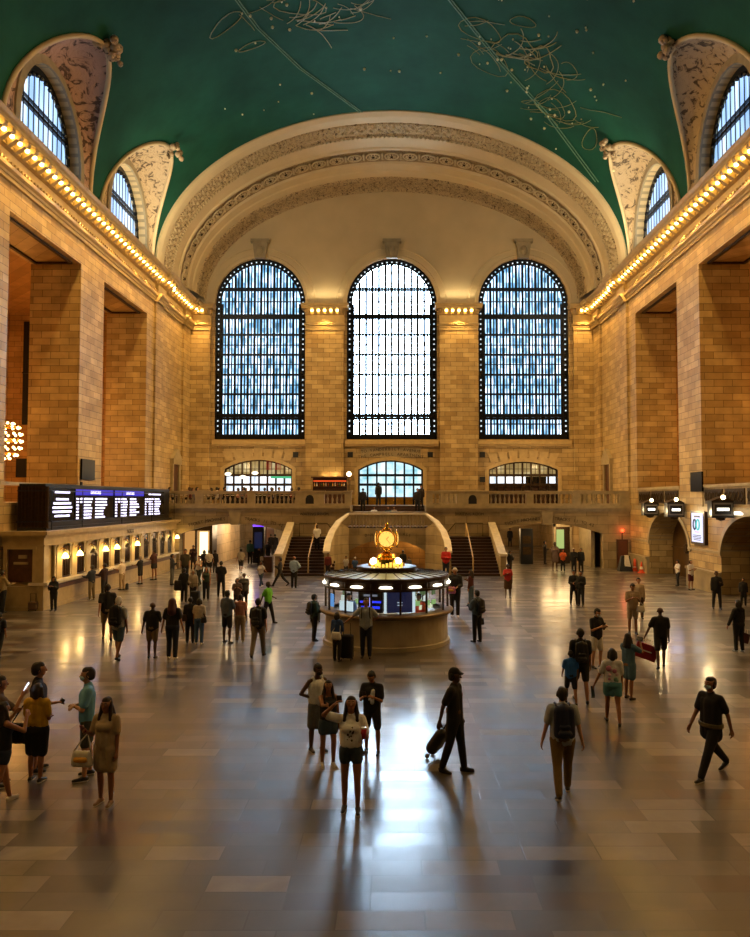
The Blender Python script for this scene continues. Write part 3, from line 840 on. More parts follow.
# keystones of arches
for i, c in enumerate((-10.75,10.75)):
    struct(MB().poly([(c-.3,YF,3.0),(c+.3,YF,3.0),(c+.42,YF,3.9),(c-.42,YF,3.9)],(0,-.12,0)).build('trim_%d'%(90+i), M_TRIM2))
ins = struct(MB().box(-14.2,-7.3,YF-.012,YF-.002,3.15,3.85).build('trim_92', M_STONE2))
COL.objects['trim_92'].hide_render = False
def carve(s, c, z0, R0, size):
    arc_text(s, c, z0, R0, size, YF-.03, ins, step=.78)
def half_text(s, c0, c1, zc, cc, R0, size):
    n = len(s)
    for i, ch in enumerate(s):
        if ch == ' ': continue
        x = c0+(c1-c0)*i/(n-1); dx = x-cc
        a = math.asin(dx/R0); add_text(None, ch, size, M_CARVE, (x, YF-.03, zc-R0*(1-math.cos(a))), (PI/2,a,0), ins, 'carved_letter', .006)
half_text('TICKET MACHINES', -13.9,-11.5,3.42,-10.75,11,.3); half_text('TRACKS 11 TO 42', -10.0,-7.5,3.42,-10.75,11,.3)
half_text('TICKET MACHINES', 7.9,10.2,3.42,10.75,11,.3); half_text('TRACKS 11 TO 42', 11.35,13.9,3.42,10.75,11,.3)
add_text(None,'WAITING ROOM',.26,M_CARVE,(-5.3,YF-.03,3.72),(PI/2,0,0),ins,'carved_letter',.006); add_text(None,'MAIN STREET',.001,M_CARVE,(4.9,YF+.3,3.72),(PI/2,0,0),ins,'carved_letter',.0) if False else None
add_text(None,'WAITING ROOM',.26,M_CARVE,(5.4,YF-.03,3.72),(PI/2,0,0),ins,'carved_letter',.006)

# ---- balustrades
bal_me = None
BPROF = [(.07,0),(.07,.04),(.045,.07),(.075,.2),(.08,.28),(.05,.42),(.035,.5),(.05,.54),(.06,.6),(.06,.64)]
bal_src = MB().lathe(BPROF, n=8).build('baluster', M_TRIM2, smooth=True)
COL.objects.unlink(bal_src)
def balustrade(x0, x1, y, z, label, rail=True, sp=.3, m=None):
    t = thing('balustrade', label, 'balustrade', ((x0+x1)/2, y, z), 0, 'stone balustrades along the balcony')
    L = (x1-x0)/2
    MB().box(-L,L,-.16,.16,0,.14).build('plinth', M_TRIM2, t)
    MB().box(-L,L,-.17,.17,.78,.9).box(-L,L,-.21,.21,.9,1.0).build('hand_rail', m or M_TRIM2, t)
    n = int((x1-x0-.1)/sp)
    for i in range(n):
        o = bal_src.copy(); COL.objects.link(o); o.parent = t; o.location = (-L+.05+(2*L-.1)*(i+.5)/n,0,.14)
    return t
def pedestal(x0, x1, y, z, label, niche=False, h=1.02):
    t = thing('balustrade_pedestal', label, 'pedestal', ((x0+x1)/2, y, z), 0, 'stone pedestals of the balcony balustrade')
    L = (x1-x0)/2
    MB().box(-L,L,-.22,.22,0,h-.1).box(-L-.05,L+.05,-.27,.27,h-.1,h).build('pedestal_block', M_TRIM2, t)
    if niche:
        g = arch(0,.28,.45,.28)
        MB().poly([(-.28,-.225,.12)]+[(-.28+.56*i/8,-.225,g(-.28+.56*i/8)) for i in range(9)]+[(.28,-.225,.12)], (0,-.015,0)).build('niche', M_BLACK, t)
    return t
BY = YF+.05; BZ = 4.32
segs = [(-16.4,-13.5),(-13.0,-9.9),(-9.4,-6.6),(-4.6,-3.2)]
names = ['far left end','second from the left wall','left of the niche pedestal','left of the central steps']
for (a,b), nm in zip(segs, names): balustrade(a,b,BY,BZ,'row of stone balusters on the balcony edge, %s' % nm)
for a,b,nm,ni in ((-13.5,-13.0,'below the left dining tables',0),(-9.9,-9.4,'in the middle of the left dining side',0),(-6.6,-4.6,'with a dark niche left of the steps',1),(-3.2,-2.75,'at the left of the central steps',0),
               (2.4,2.85,'at the right of the central steps',0),(4.5,6.7,'with a dark niche right of the steps',1),(9.3,9.8,'below the right dark bronze door',0),(12.5,13.0,'between the two right baluster rows',0),(15.7,16.42,'at the right wall corner',0)):
    pedestal(a,b,BY,BZ,'stone pedestal on the balcony edge %s' % nm, ni)
segs = [(2.85,4.5),(6.7,9.3),(9.8,12.5),(13.0,15.7)]
names = ['right of the central steps','right of the niche pedestal','under the right bronze door','nearest the right wall']
for (a,b), nm in zip(segs, names): balustrade(a,b,BY,BZ,'row of stone balusters on the balcony edge, %s' % nm)

# ---- central staircase
stairs = thing('staircase','double brown marble staircase rising to the balcony either side of the curved wall','staircase',(0,46.4,0))
def setp(o, par):
    o.parent = par; o.matrix_parent_inverse = Matrix.Translation(-Vector(par.location)); return o
for sg in (-1,1):
    st = MB(); rs = MB()
    n = 13
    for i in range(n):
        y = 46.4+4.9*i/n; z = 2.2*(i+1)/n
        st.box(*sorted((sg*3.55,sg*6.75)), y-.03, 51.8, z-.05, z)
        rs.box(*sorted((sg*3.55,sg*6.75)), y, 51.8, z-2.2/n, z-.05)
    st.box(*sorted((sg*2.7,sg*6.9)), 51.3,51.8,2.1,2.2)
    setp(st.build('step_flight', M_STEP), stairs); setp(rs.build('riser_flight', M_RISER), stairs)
# landing and upper steps
ld = MB().box(-2.85,2.45,49.6,53.0,2.7,2.95)
for i in range(6): ld.box(-2.8,2.4,53.0+.3*i,YF+3.7,2.95+.225*i,2.95+.225*(i+1))
setp(ld.build('landing', M_STEP), stairs)
# curved front wall
cw = [(-3.95,46.3),(-3.93,47.2),(-3.75,48.1),(-3.4,48.9),(-2.8,49.5),(-1.5,49.55),(-.3,49.55),(1.1,49.55),(2.3,49.5),(2.95,48.9),(3.35,48.1),(3.55,47.2),(3.58,46.3)]
def topz(i):
    zs = [1.55,2.15,2.75,3.35,3.85]; k = min(i, len(cw)-1-i); return zs[k] if k < 5 else 3.85
def off(i, d):
    a = Vector(cw[max(i-1,0)]); b = Vector(cw[min(i+1,len(cw)-1)]); t = (b-a).normalized(); nrm = Vector((-t.y, t.x)); return Vector(cw[i])+nrm*d
for part in ('wall','rail'):
    mb = MB(); rings = []
    for i in range(len(cw)):
        tz = topz(i); a = off(i,-.15); b = off(i,.15); a2 = off(i,-.22); b2 = off(i,.22)
        base = 0
        cen = 4 <= i <= 8
        if part == 'wall':
            z1 = tz-1.0 if cen else tz-.12
            rings.append([(a.x,a.y,0),(b.x,b.y,0),(b.x,b.y,z1),(a.x,a.y,z1)])
        else: rings.append([(a2.x,a2.y,tz-.12),(b2.x,b2.y,tz-.12),(b2.x,b2.y,tz),(a2.x,a2.y,tz)])
    if part == 'wall':
        mb.loft(rings[:5], caps=True); mb.loft(rings[8:], caps=True)
        g = seg(-.25,2.5,1.35,.75)
        colwall(mb, -2.8,2.3,0,2.85,[(-2.75,2.25,-.01,g)], lambda u,z,d:(u,49.35+d,z), .3)
        setp(mb.build('curved_wall', M_STONE2), stairs)
    else: setp(mb.loft(rings, caps=True).build('hand_rail', M_MARBLE), stairs)
n = 22
for i in range(n):
    o = bal_src.copy(); COL.objects.link(o); o.location = (-2.65+4.9*(i+.5)/n, 49.52-46.4, 2.9); o.parent = stairs; o.scale = (1,1,1.25)
# side stringers
for sg in (-1,1):
    a = sg*6.75; b = sg*7.1
    k = MB(); pr = [(46.2,0),(52,0),(52,3.05),(51.6,3.0),(46.6,1.25),(46.2,1.25)]
    k.poly([(min(a,b),y,z) for y,z in pr], (.35,0,0)); setp(k.build('side_wall', M_STONE2), stairs)
    k = MB(); c = (a+b)/2; k.poly([(c-.25,46.1,1.25),(c-.25,46.1,1.4),(c-.25,46.65,1.42),(c-.25,52,3.25),(c-.25,52,3.08),(c-.25,46.7,1.27)], (.5,0,0)); setp(k.build('hand_rail', M_MARBLE), stairs)
    c = sg*5.1; k = MB().tube([(c,46.6,.2),(c,46.6,1.15),(c,51.2,3.1),(c,51.2,2.2)], .045, 6); setp(k.build('center_rail', M_TRIM), stairs)
    # bronze guard panel on the landing wall
    k = MB().tube([(sg*6.3,51.7,2.2),(sg*6.3,51.7,3.1),(sg*4.4,51.7,3.1),(sg*3.9,51.7,2.5)], .03, 5); setp(k.build('landing_rail', M_BRONZE), stairs)
arc_text('DINING CONCOURSE', -.2, 2.5, 9, .24, 49.32, stairs, step=.8)
for o in COL.objects:
    if o.parent == stairs and o.name.startswith('carved_letter'): o.location = Vector(o.location)-Vector(stairs.location)
# warm room in the apse
ap = MB(); ap.box(-2.9,2.4,51.0,51.2,0,2.6); struct(ap.build('wall_apse', M_CORR))

# ---- passages under the balcony
M_PASS = stone('passage_stone','#cdb488','#bfa272','#86704a',1.8,.7)
for sg, n in ((-1,'left'),(1,'right')):
    k = MB(); 
    k.box(*sorted((sg*15.2,sg*15.5)),YF+.8,78,0,3.3); k.box(*sorted((sg*6.6,sg*6.9)),YF+.8,78,0,3.3)
    k.box(*sorted((sg*6.6,sg*15.5)),77.7,78,0,3.3); k.box(*sorted((sg*6.6,sg*15.5)),YF+.8,78,3.3,3.45)
    struct(k.build('wall_passage_%s'%n, M_PASS))
def lamp_disc(x, y, z, lab):
    t = tag(MB().lathe([(0,-.05),(.16,-.04),(.2,0)],(0,0,0),14).build('ceiling_lamp', emit('warm_lamp','#ffd591',14)), lab, 'ceiling lamp', 'ceiling lamps in the passages'); t.location=(x,y,z)
def pt(x,y,z,c,w,r=.1,name='lamp_light'):
    l = bpy.data.lights.new(name,'POINT'); l.color=c; l.energy=w; l.shadow_soft_size=r
    o = bpy.data.objects.new(name,l); o.location=(x,y,z); COL.objects.link(o); return o
# ================================================================== ticket office on the left
M_GOLDSTONE = plain('office_stone', '#a8946c', .42, var=.14, scale=3)
M_AMBER = plain('amber_window', '#2a160c', .25, var=.4, scale=4)
M_LAMPGLASS = emit('lamp_glass', '#ffcf6a', 16)
M_LAMPOFF = plain('lamp_glass_off', '#4a4030', .3)
TX = -14.7
tk = thing('ticket_office', 'long stone ticket counter with columns and small windows under the departure board', 'ticket counter', (-15.6,41.8,0))
def tkp(mb, nm, m, sm=False): return setp(mb.build(nm, m, smooth=sm), tk)
tkp(MB().box(-16.5,TX,32.1,51.5,0,1.02).box(-16.5,TX+.06,32.04,51.5,0,.16), 'base_wall', M_GOLDSTONE)
tkp(MB().box(-15.3,TX+.22,32.0,51.5,1.06,1.18), 'counter', M_MARBLE)
tkp(MB().box(-16.5,-15.0,32.3,51.5,1.0,2.75), 'inner_wall', M_GOLDSTONE)
k = MB().box(-16.5,TX,32.1,51.5,2.72,3.1).box(-16.5,TX+.12,31.98,51.6,3.1,3.2).box(-16.5,TX+.24,31.86,51.7,3.2,3.36)
k.box(-16.5,TX+.05,32.06,51.55,2.72,2.78)
ent = tkp(k, 'entablature', M_GOLDSTONE)
tkp(MB().box(TX-.32,TX-.0,32.1,32.5,1.0,2.75).box(TX-.3,TX+.03,32.07,32.5,0,2.75), 'corner_pier', M_GOLDSTONE)
PITCHY = 1.57
for i in range(12):
    y = 33.8+PITCHY*i
    # lamp pilaster and slim columns, window between
    if y < 51.3:
        tkp(MB().box(-15.05,TX-.06,y-.27,y+.27,1.0,2.75).box(-15.0,TX-.02,y-.24,y+.24,2.6,2.75), 'pilaster', M_GOLDSTONE)
        for s in (-.3,.3): tkp(MB().lathe([(.07,0),(.07,.06),(.045,.1),(.04,1.45),(.07,1.5),(.07,1.58)],(TX-.14,y+s,1.16),8), 'column', M_MARBLE, True)
    yw = y+PITCHY/2
    if yw < 51.3:
        w = tkp(MB().box(-15.06,-14.84,yw-.5,yw+.5,1.18,2.6), 'ticket_window', M_AMBER)
        g = MB()
        for q in range(6): g.box(-14.83,-14.81,yw-.45+.18*q-.012,yw-.45+.18*q+.012,1.2,2.1)
        g.box(-14.84,-14.79,yw-.5,yw+.5,2.1,2.16); g.box(-14.84,-14.79,yw-.5,yw+.5,1.2,1.25)
        gg = g.build('window_grille', M_BRONZE, w)
    lit = i in (0,1,3,4,6,11)
    if y < 51.3:
        l = thing('wall_lamp', '', 'wall lamp', (TX-.08,y,2.1), 0, 'wall lamps along the ticket counter')
        order = ['nearest the corner pier','second from the corner pier','third from the corner pier','fourth from the corner pier','fifth from the corner pier','sixth from the corner pier','seventh from the corner pier','eighth from the corner pier','ninth from the corner pier','tenth from the corner pier','eleventh from the corner pier','twelfth'][i]
        l['label'] = ('glowing bell shaped wall lamp at the ticket counter, ' if lit else 'unlit bell shaped wall lamp at the ticket counter, ')+order
        MB().tube([(-.02,0,.35),(.12,0,.46),(.24,0,.4),(.26,0,.26)],.022,6).build('arm', M_BRASS, l, smooth=True)
        MB().lathe([(.03,.24),(.08,.2),(.13,.1),(.155,.02),(.15,0)],(.26,0,0),12).build('lamp_shade', M_LAMPGLASS if lit else M_LAMPOFF, l, smooth=True)
        if lit: pt(TX+.3,y,2.02,(1,.62,.25),E_WALLLAMP,.1)
# end face window
tkp(MB().box(TX-.02,TX+.04,32.6,51.4,.78,.98), 'dark_band', M_WOOD)
e = tkp(MB().box(-16.3,-15.1,32.2,32.3,1.2,2.6), 'ticket_window', M_WOOD)
g = MB().box(-16.4,-16.25,32.05,32.3,1.15,2.65).box(-15.15,-15.0,32.05,32.3,1.15,2.65).box(-16.4,-15.0,32.03,32.3,2.6,2.72).box(-16.0,-15.4,32.14,32.2,1.95,2.05).box(-15.8,-15.45,32.15,32.2,2.2,2.35)
g.build('window_surround', M_GOLDSTONE, e)
letters = 'TICKETS'
o = add_text(None, letters, .3, M_CARVE, (TX+.015,42.5,2.93), (PI/2,0,PI/2), tk, 'lettering', .005)
o.location = Vector(o.location)-Vector(tk.location)
# board
bd = thing('departure_board', 'long black departure board with blue headers above the ticket counter', 'departure board', (-15.4,41.6,3.4))
BX = TX-.25; M_BOARD = plain('board_black','#0a0a0c',.35,var=.2); M_SCREEN = plain('screen_black','#050508',.2)
def bdp(mb, nm, m): return setp(mb.build(nm, m), bd)
bdp(MB().box(-16.2,BX-.1,32.9,50.9,3.42,5.42).box(-16.2,BX+.05,32.75,51.0,3.36,3.5), 'board_body', M_BOARD)
k = MB()
for q in range(9): k.lathe([(.09,0),(.09,1.85)],(-16.15+q*.15,32.85,3.45),8)
bdp(k,'ribbed_end',M_BRONZE)
k = MB()
for z in (3.75,5.1): k.tube([(BX+.25,32.8,z),(BX+.25,50.9,z)],.02,5); k.tube([(BX+.25,32.8,z),(-16.2,32.7,z)],.02,5)
for y in (32.8,36,41.2,46.2,50.9): k.tube([(BX+.25,y,3.4),(BX+.25,y,5.15)],.02,5)
bdp(k,'guard_rail',M_DARK)
M_TXT = emit('board_text','#e6deff',2.6); M_BLUE = emit('board_blue','#2a24b8',1.1)
def yx(px, X=BX): return 750*(CX-X)/(PPX-px)          # y along the board for a photo column
panels = [(51,75.5,'STATUS'),(76.5,114.5,'DEPARTURES'),(115.5,145,'DEPARTURES'),(145.5,165,'ARRIVALS')]
rnt = random.Random(5)
for pi, (a,b,hd) in enumerate(panels):
    y0, y1 = yx(a), yx(b)
    sc = bdp(MB().box(BX-.1,BX-.05,y0,y1,3.72,5.25), 'display_panel', M_SCREEN)
    def T(s, y, z, sz, al='LEFT'):
        o = add_text(None, s, sz, M_TXT, (BX-.03,y,z), (PI/2,0,PI/2), bd, 'display_text', .004, al); o.location = Vector(o.location)-Vector(bd.location)
    if pi in (1,2): bdp(MB().box(BX-.05,BX-.04,y0+.05,y1-.05,4.93,5.22), 'header', M_BLUE)
    if pi in (1,2): T(hd, (y0+y1)/2, 5.07, .22, 'CENTER')
    L = y1-y0; k = MB()
    def dash(ya, w, z, h):        # small unreadable lettering: a run of short glowing strokes
        y = ya
        while y < ya+w:
            q = rnt.uniform(.04,.11); k.box(BX-.045,BX-.03,y,min(y+q,ya+w),z-h/2,z+h/2*rnt.uniform(.6,1)); y += q+.02
    if pi == 0:
        dash((y0+y1)/2-.3*L,.6*L,5.07,.12)
        for r, w in enumerate((.5,.7,.8,.75,.6)): dash((y0+y1)/2-w*L/2,w*L,4.74-r*.19,.1)
    else:
        if pi == 3: dash(y0+.2*L,.6*L,5.07,.12)
        for r in range(7):
            z = 4.76-r*.155
            dash(y0+.03*L,.05*L,z,.09)
            if r < 2: dash(y0+.12*L,.05*L,z,.09)
            dash(y0+.21*L,rnt.uniform(.16,.22)*L,z,.09); dash(y0+.5*L,rnt.uniform(.2,.32)*L,z,.09)
    bdp(k,'display_text',M_TXT)
# small black screens on the piers
tag(MB().box(-W+.02,-W+.12,39.9,41.6,5.8,6.9).build('screen', plain('screen_off','#040405',.3,spec=.15)), 'dark square screen on the left stone pier above the departure board','screen')
tag(MB().box(W-.12,W-.02,39.4,40.9,5.15,6.2).build('screen', MC['screen_off']), 'dark square screen on the right stone pier above the bright poster','screen')
# camera gear on top of the board edge
tag(MB().box(-15.3,-15.1,36.8,37.2,5.3,5.42).box(-15.25,-15.15,36.95,37.05,5.3,5.6).build('speaker_box', M_BLACK),'small black device on top of the departure board','device')

# ================================================================== chandelier and window in the left corridor
ch = thing('chandelier', 'ball shaped chandelier of bare glowing bulbs hanging in the left corridor', 'chandelier', tuple(P(0,440,43.0)))
MB().tube([(0,0,.9),(0,0,9.3)],.04,6).build('chain', M_BRONZE, ch)
MB().tube([(1.0*math.cos(q*PI/8),1.0*math.sin(q*PI/8),.8) for q in range(16)],.06,6,closed=True).tube([(1.05*math.cos(q*PI/8),1.05*math.sin(q*PI/8),0) for q in range(16)],.05,6,closed=True).tube([(.8*math.cos(q*PI/8),.8*math.sin(q*PI/8),-.8) for q in range(16)],.05,6,closed=True).build('brass_ring', M_BRASS, ch, smooth=True)
cb = MB().sphere((0,0,0),.075,8,6).build('bulb', emit('chandelier_bulb','#ffcf80',12), ch, smooth=True); c0 = True
for z, r, n in ((.95,.7,12),(.75,1.0,14),(.35,1.12,15),(-.05,1.15,15),(-.45,1.1,15),(-.85,.9,12),(-1.05,.55,8)):
    for q in range(n):
        o = cb if c0 else cb.copy()
        if not c0: COL.objects.link(o)
        c0 = False; o.location = (r*math.cos(2*PI*q/n),r*math.sin(2*PI*q/n),z)
pt(ch.location.x, ch.location.y-1.3, ch.location.z, (1,.5,.15), 900, .8)
struct(MB().box(-25.95,-24.75,52.5,52.62,10.0,17.3).box(-25.4,-25.3,52.4,52.5,10,17.3).box(-25.95,-24.75,52.4,52.5,13.6,13.7).build('window_20', M_BLACK))
struct(MB().box(-26.3,-25.3,52.5,52.62,6.3,7.6).build('window_21', M_BLACK))

# ================================================================== information booth
bo = thing('information_booth', 'round marble and glass information booth in the middle of the hall', 'information booth', (0,25.4,0))
RB = 2.1; NS = 10
def bp(mb, nm, m, par=None, sm=False): return mb.build(nm, m, par or bo, smooth=sm)
M_BMARB = plain('booth_marble','#a39a86',.3,var=.2,scale=1.6)
M_GLASS = None
def glassy():
    m, nt, b = newmat('clear_glass')
    tr = N(nt,'ShaderNodeBsdfTransparent'); gl = N(nt,'ShaderNodeBsdfGlossy'); gl.inputs['Roughness'].default_value=.03
    mx = N(nt,'ShaderNodeMixShader'); mx.inputs[0].default_value=.1
    nt.links.new(tr.outputs[0], mx.inputs[1]); nt.links.new(gl.outputs[0], mx.inputs[2]); nt.links.new(mx.outputs[0], nt.nodes['Material Output'].inputs[0])
    return m
M_GLASS = glassy()
bp(MB().lathe([(RB+.02,0),(RB+.02,.12),(RB-.05,.14),(RB-.05,1.0),(0,1.0)],n=60), 'marble_base', M_BMARB, sm=False)
bp(MB().lathe([(RB-.05,.98),(RB+.1,1.0),(RB+.14,1.06),(RB+.12,1.1),(RB-.02,1.14),(RB-.3,1.14)],n=60), 'counter_rim', plain('rim_bronze','#6a5536',.35,metal=.3), sm=True)
gl = MB(); RG = RB-.02
for i in range(40):
    a0, a1 = 2*PI*i/40, 2*PI*(i+1)/40
    gl.poly([(RG*math.cos(a0),RG*math.sin(a0),1.14),(RG*math.cos(a1),RG*math.sin(a1),1.14),(RG*math.cos(a1),RG*math.sin(a1),1.86),(RG*math.cos(a0),RG*math.sin(a0),1.86)])
bp(gl,'glass_screen',M_GLASS)
NPOST = 14
for i in range(NPOST):
    a = 2*PI*(i+.5)/NPOST-PI/2; bp(MB().lathe([(.035,1.1),(.035,2.15)],((RB-.05)*math.cos(a),(RB-.05)*math.sin(a),0),6),'glazing_post',M_BRONZE)
bp(MB().lathe([(RB-.12,1.84),(RB-.0,1.84),(RB-.0,1.9),(RB-.04,1.92),(RB-.04,2.08),(RB-.02,2.1),(RB+.0,2.2),(RB-.02,2.24),(RB-.1,2.24)],n=60),'bronze_header',M_BRONZE)
M_BL = emit('booth_lamp','#fff6dc',3)
for i in range(NPOST):
    a = 2*PI*i/NPOST-PI/2
    x,y = (RB-.03)*math.cos(a),(RB-.03)*math.sin(a); tx,ty = -math.sin(a),math.cos(a)
    k = MB(); 
    q = [(-.22,1.97),(-.15,1.95),(.15,1.95),(.22,1.97),(.18,2.02),(.0,2.04),(-.18,2.02)]
    k.poly([(x+tx*u,y+ty*u,z) for u,z in q],(.07*math.cos(a),.07*math.sin(a),0)); bp(k,'light_panel',M_BL)
# roof
def roofmat():
    m, nt, b = newmat('booth_roof_glass')
    tc = N(nt,'ShaderNodeTexCoord'); no = N(nt,'ShaderNodeTexNoise', Scale=3.0); nt.links.new(tc.outputs['Object'], no.inputs['Vector'])
    cr = N(nt,'ShaderNodeValToRGB'); cr.color_ramp.elements[0].color=lin('#8fa6aa'); cr.color_ramp.elements[1].color=lin('#c4d4d6')
    nt.links.new(no.outputs['Fac'],cr.inputs['Fac']); nt.links.new(cr.outputs['Color'],b.inputs['Base Color']); b.inputs['Roughness'].default_value=.5
    return m
bp(MB().lathe([(RB-.02,2.22),(1.0,2.33)],n=60),'glass_roof',roofmat())
k = MB()
for i in range(NPOST*2):
    a = 2*PI*i/(NPOST*2); k.tube([(RB*math.cos(a),RB*math.sin(a),2.24),(1.0*math.cos(a),1.0*math.sin(a),2.34)],.018,4)
bp(k,'roof_ribs',M_BRONZE)
bp(MB().lathe([(1.02,2.3),(1.02,2.36),(.98,2.37),(.98,2.43),(1.02,2.45),(1.02,2.48),(.9,2.5),(0,2.5)],n=40),'roof_drum',M_BRONZE)
# interior; papers, notices and leaflets have their lighting put in as emission
bp(MB().lathe([(.35,1.0),(.35,2.2)],n=12),'inner_core',M_BRONZE)
M_SCR1 = emit('booth_screen_blue','#2a3cff',1.2); M_SCR2 = emit('booth_screen_navy','#101a38',.9); M_PAPER = emit('booth_lit_paper','#cfe6ee',.9); M_LEAF = plain('leaflet','#7f9a6a',.5,var=.4,scale=14)
def bpanel(a, r, w, z0, z1, m, nm, d=.04):
    x,y = r*math.cos(a),r*math.sin(a); tx,ty = -math.sin(a),math.cos(a)
    k = MB(); k.poly([(x-tx*w,y-ty*w,z0),(x+tx*w,y+ty*w,z0),(x+tx*w,y+ty*w,z1),(x-tx*w,y-ty*w,z1)],(-d*math.cos(a),-d*math.sin(a),0)); return bp(k,nm,m)
A0 = -PI/2; sa = 2*PI/NPOST
bpanel(A0-.55*sa,1.96,.4,1.2,1.84,M_BLACK,'monitor'); bpanel(A0-.55*sa,1.965,.3,1.32,1.4,M_SCR1,'screen_line'); bpanel(A0-.55*sa,1.966,.34,1.5,1.56,M_SCR1,'screen_line'); bpanel(A0-.55*sa,1.967,.03,1.28,1.66,emit('scr_w','#b9b4ff',1.5),'screen_line'); bpanel(A0-.55*sa,1.966,.22,1.7,1.76,emit('scr_g','#8f98a8',.6),'screen_line')
bpanel(A0+.5*sa,1.96,.4,1.2,1.84,M_SCR2,'monitor'); bpanel(A0+.5*sa,1.97,.08,1.5,1.52,M_PAPER,'screen_line'); bpanel(A0+.5*sa,1.97,.08,1.42,1.44,M_PAPER,'screen_line')
bpanel(A0+1.02*sa,1.98,.05,1.18,1.84,M_PAPER,'paper_strip'); bpanel(A0-.02*sa,1.98,.04,1.18,1.84,M_PAPER,'paper_strip')
bpanel(A0-1.55*sa,1.98,.28,1.2,1.5,M_PAPER,'notice'); bpanel(A0-2.5*sa,1.98,.14,1.25,1.65,emit('notice_blue','#5c9be0',.9),'notice')
for i, a in enumerate((1.5,2.0,2.5,-2.1,1.8,2.3)):
    for j in range(4):
        rr = random.Random(i*7+j); bpanel(A0+(a+rr.uniform(-.2,.2))*sa,1.5+rr.uniform(-.3,.35),rr.uniform(.05,.12),1.2+j*.14,1.34+j*.15,emit('leaf%d'%(j),['#e8f0c8','#8fb870','#d8e8e0','#506840'][j],.8),'leaflet')
pt(0,25.4-1.3,2.0,(1,.95,.8),18,.1)
pt(1.1,25.4-.6,2.0,(1,.95,.8),14,.1); pt(-1.1,25.4-.6,2.0,(1,.95,.8),14,.1)
# clock on top
ck = thing('clock', 'four faced brass clock with a golden dial on top of the information booth', 'clock', (0,25.4,2.5))
M_DIAL = emit('clock_dial','#ffbf58',1.5); M_GLOW = emit('globe_lamp','#ffe9b8',12)
MB().lathe([(.62,0),(.62,.08),(.55,.1),(.55,.2),(.42,.24),(.34,.3),(.3,.38),(.2,.42),(.14,.46),(.12,.5),(.2,.54),(.22,.58),(.16,.6),(.0,.6)],n=20).build('pedestal', M_BRASS, ck, smooth=True)
CZc = .9
MB().lathe([(0,-.3),(.12,-.29),(.22,-.24),(.3,-.14),(.33,0),(.3,.14),(.22,.24),(.12,.3),(.16,.33),(.12,.36),(.05,.39),(.07,.45),(.04,.52),(.0,.54)],(0,0,CZc),n=20).build('brass_body', M_BRASS, ck, smooth=True)
for q in range(4):
    a = q*PI/2-PI/2
    mb = MB().lathe([(0,.07),(.1,.066),(.2,.045),(.26,.01),(.27,0)],n=28)
    d = mb.build('dial', M_DIAL, ck, smooth=True); d.location=(.33*math.cos(a),.33*math.sin(a),CZc); d.rotation_euler=(PI/2,0,a+PI/2)
    rg = MB().tube([(.28*math.cos(t*PI/14),.28*math.sin(t*PI/14),.01) for t in range(28)],.025,6,closed=True).build('bezel', M_BRASS, d, smooth=True)
    h = MB(); h.tube([(0,0,.08),(.11*math.cos(.85),.11*math.sin(.85),.08)],.012,4); h.tube([(0,0,.085),(.21*math.cos(-.9),.21*math.sin(-.9),.06)],.009,4)
    for t in range(12):
        t2 = t*PI/6; h.tube([(.205*math.cos(t2),.205*math.sin(t2),.05),(.235*math.cos(t2),.235*math.sin(t2),.035)],.007,4)
    h.build('hands', M_BLACK, d)
    an = a+PI/4
    for zz in (-.22,.22): MB().sphere((.29*math.cos(an),.29*math.sin(an),CZc+zz),.05,8,6).build('corner_acorn', M_BRASS, ck, smooth=True)
for x, lb in ((-.43,'left of the clock'),(.38,'right of the clock')):
    g = thing('globe_lamp','glowing white globe lamp on the booth roof %s' % lb,'globe lamp',(x,25.4-.35,2.46),0,'globe lamps beside the clock')
    MB().lathe([(.05,0),(.03,.04),(.03,.1)],n=8).build('stem',M_BRASS,g); MB().sphere((0,0,.2),.12,14,10).build('globe',M_GLOW,g,smooth=True)
    pt(x,25.4-.56,2.7,(1,.8,.45),6,.12)
k = MB()
for q in range(9): k.box(-.5+.12*q,-.42+.12*q,-.02,.02,0,.1+.03*(q%3))
tag(k.build('brass_sign', emit('gold_sign','#ffcf50',1.5)),'row of shiny gold letters below the clock on the booth roof','sign').location=(0,25.4-.8,2.5)  # polished letters, their shine put in as emission

# ================================================================== right wall furniture
M_SIGNW = emit('sign_white','#fff6e0',3.5); M_GREY = plain('sign_frame','#77726a',.4)
def trackbox(x1, y, z, w, h, lab, n):
    t = thing('track_sign', lab, 'sign', (x1,y,z), 0, 'illuminated track signs on the right wall')
    MB().box(-w,0,-.25,.25,0,h).build('sign_box', M_BLACK, t)
    MB().box(-w+.06,-.06,-.28,-.25,.1,h-.08).build('sign_border', M_GREY, t)
    MB().box(-w+.14,-.14,-.3,-.28,.18,h-.16).build('sign_face', M_BLACK, t)
    MB().box(-w+.24,-.24,-.31,-.3,h*.5-.06,h*.5+.07).build('sign_light', M_SIGNW, t)
    MB().lathe([(.25,0),(.2,-.1),(.0,-.16)],(-w/2,0,0),10).build('sign_finial', M_BRONZE, t)
    MB().poly([(-w-.04,-.3,h),(.0,-.3,h),(-w*.5,-.3,h+.22)],(0,.6,0)).build('pediment', M_BRONZE, t)
    g = thing('globe_lamp','glowing globe lamp over the %s'%n,'globe lamp',(x1-w*.5,y-.32,z+h+.1),0,'globe lamps above the track signs')
    MB().sphere((0,0,.08),.11,12,8).build('globe',emit('globe_warm','#ffe2a8',9),g,smooth=True)
    return t
trackbox(16.4,46.2,3.75,.9,.75,'lit track sign farthest down the right wall, nearest the corner','farthest track sign')
trackbox(16.4,42.1,3.75,.95,.8,'lit track sign left of the bright poster on the right wall','middle track sign')
trackbox(16.4,36.0,3.85,1.05,.8,'large lit track sign at the right edge, right of the poster','nearest track sign')
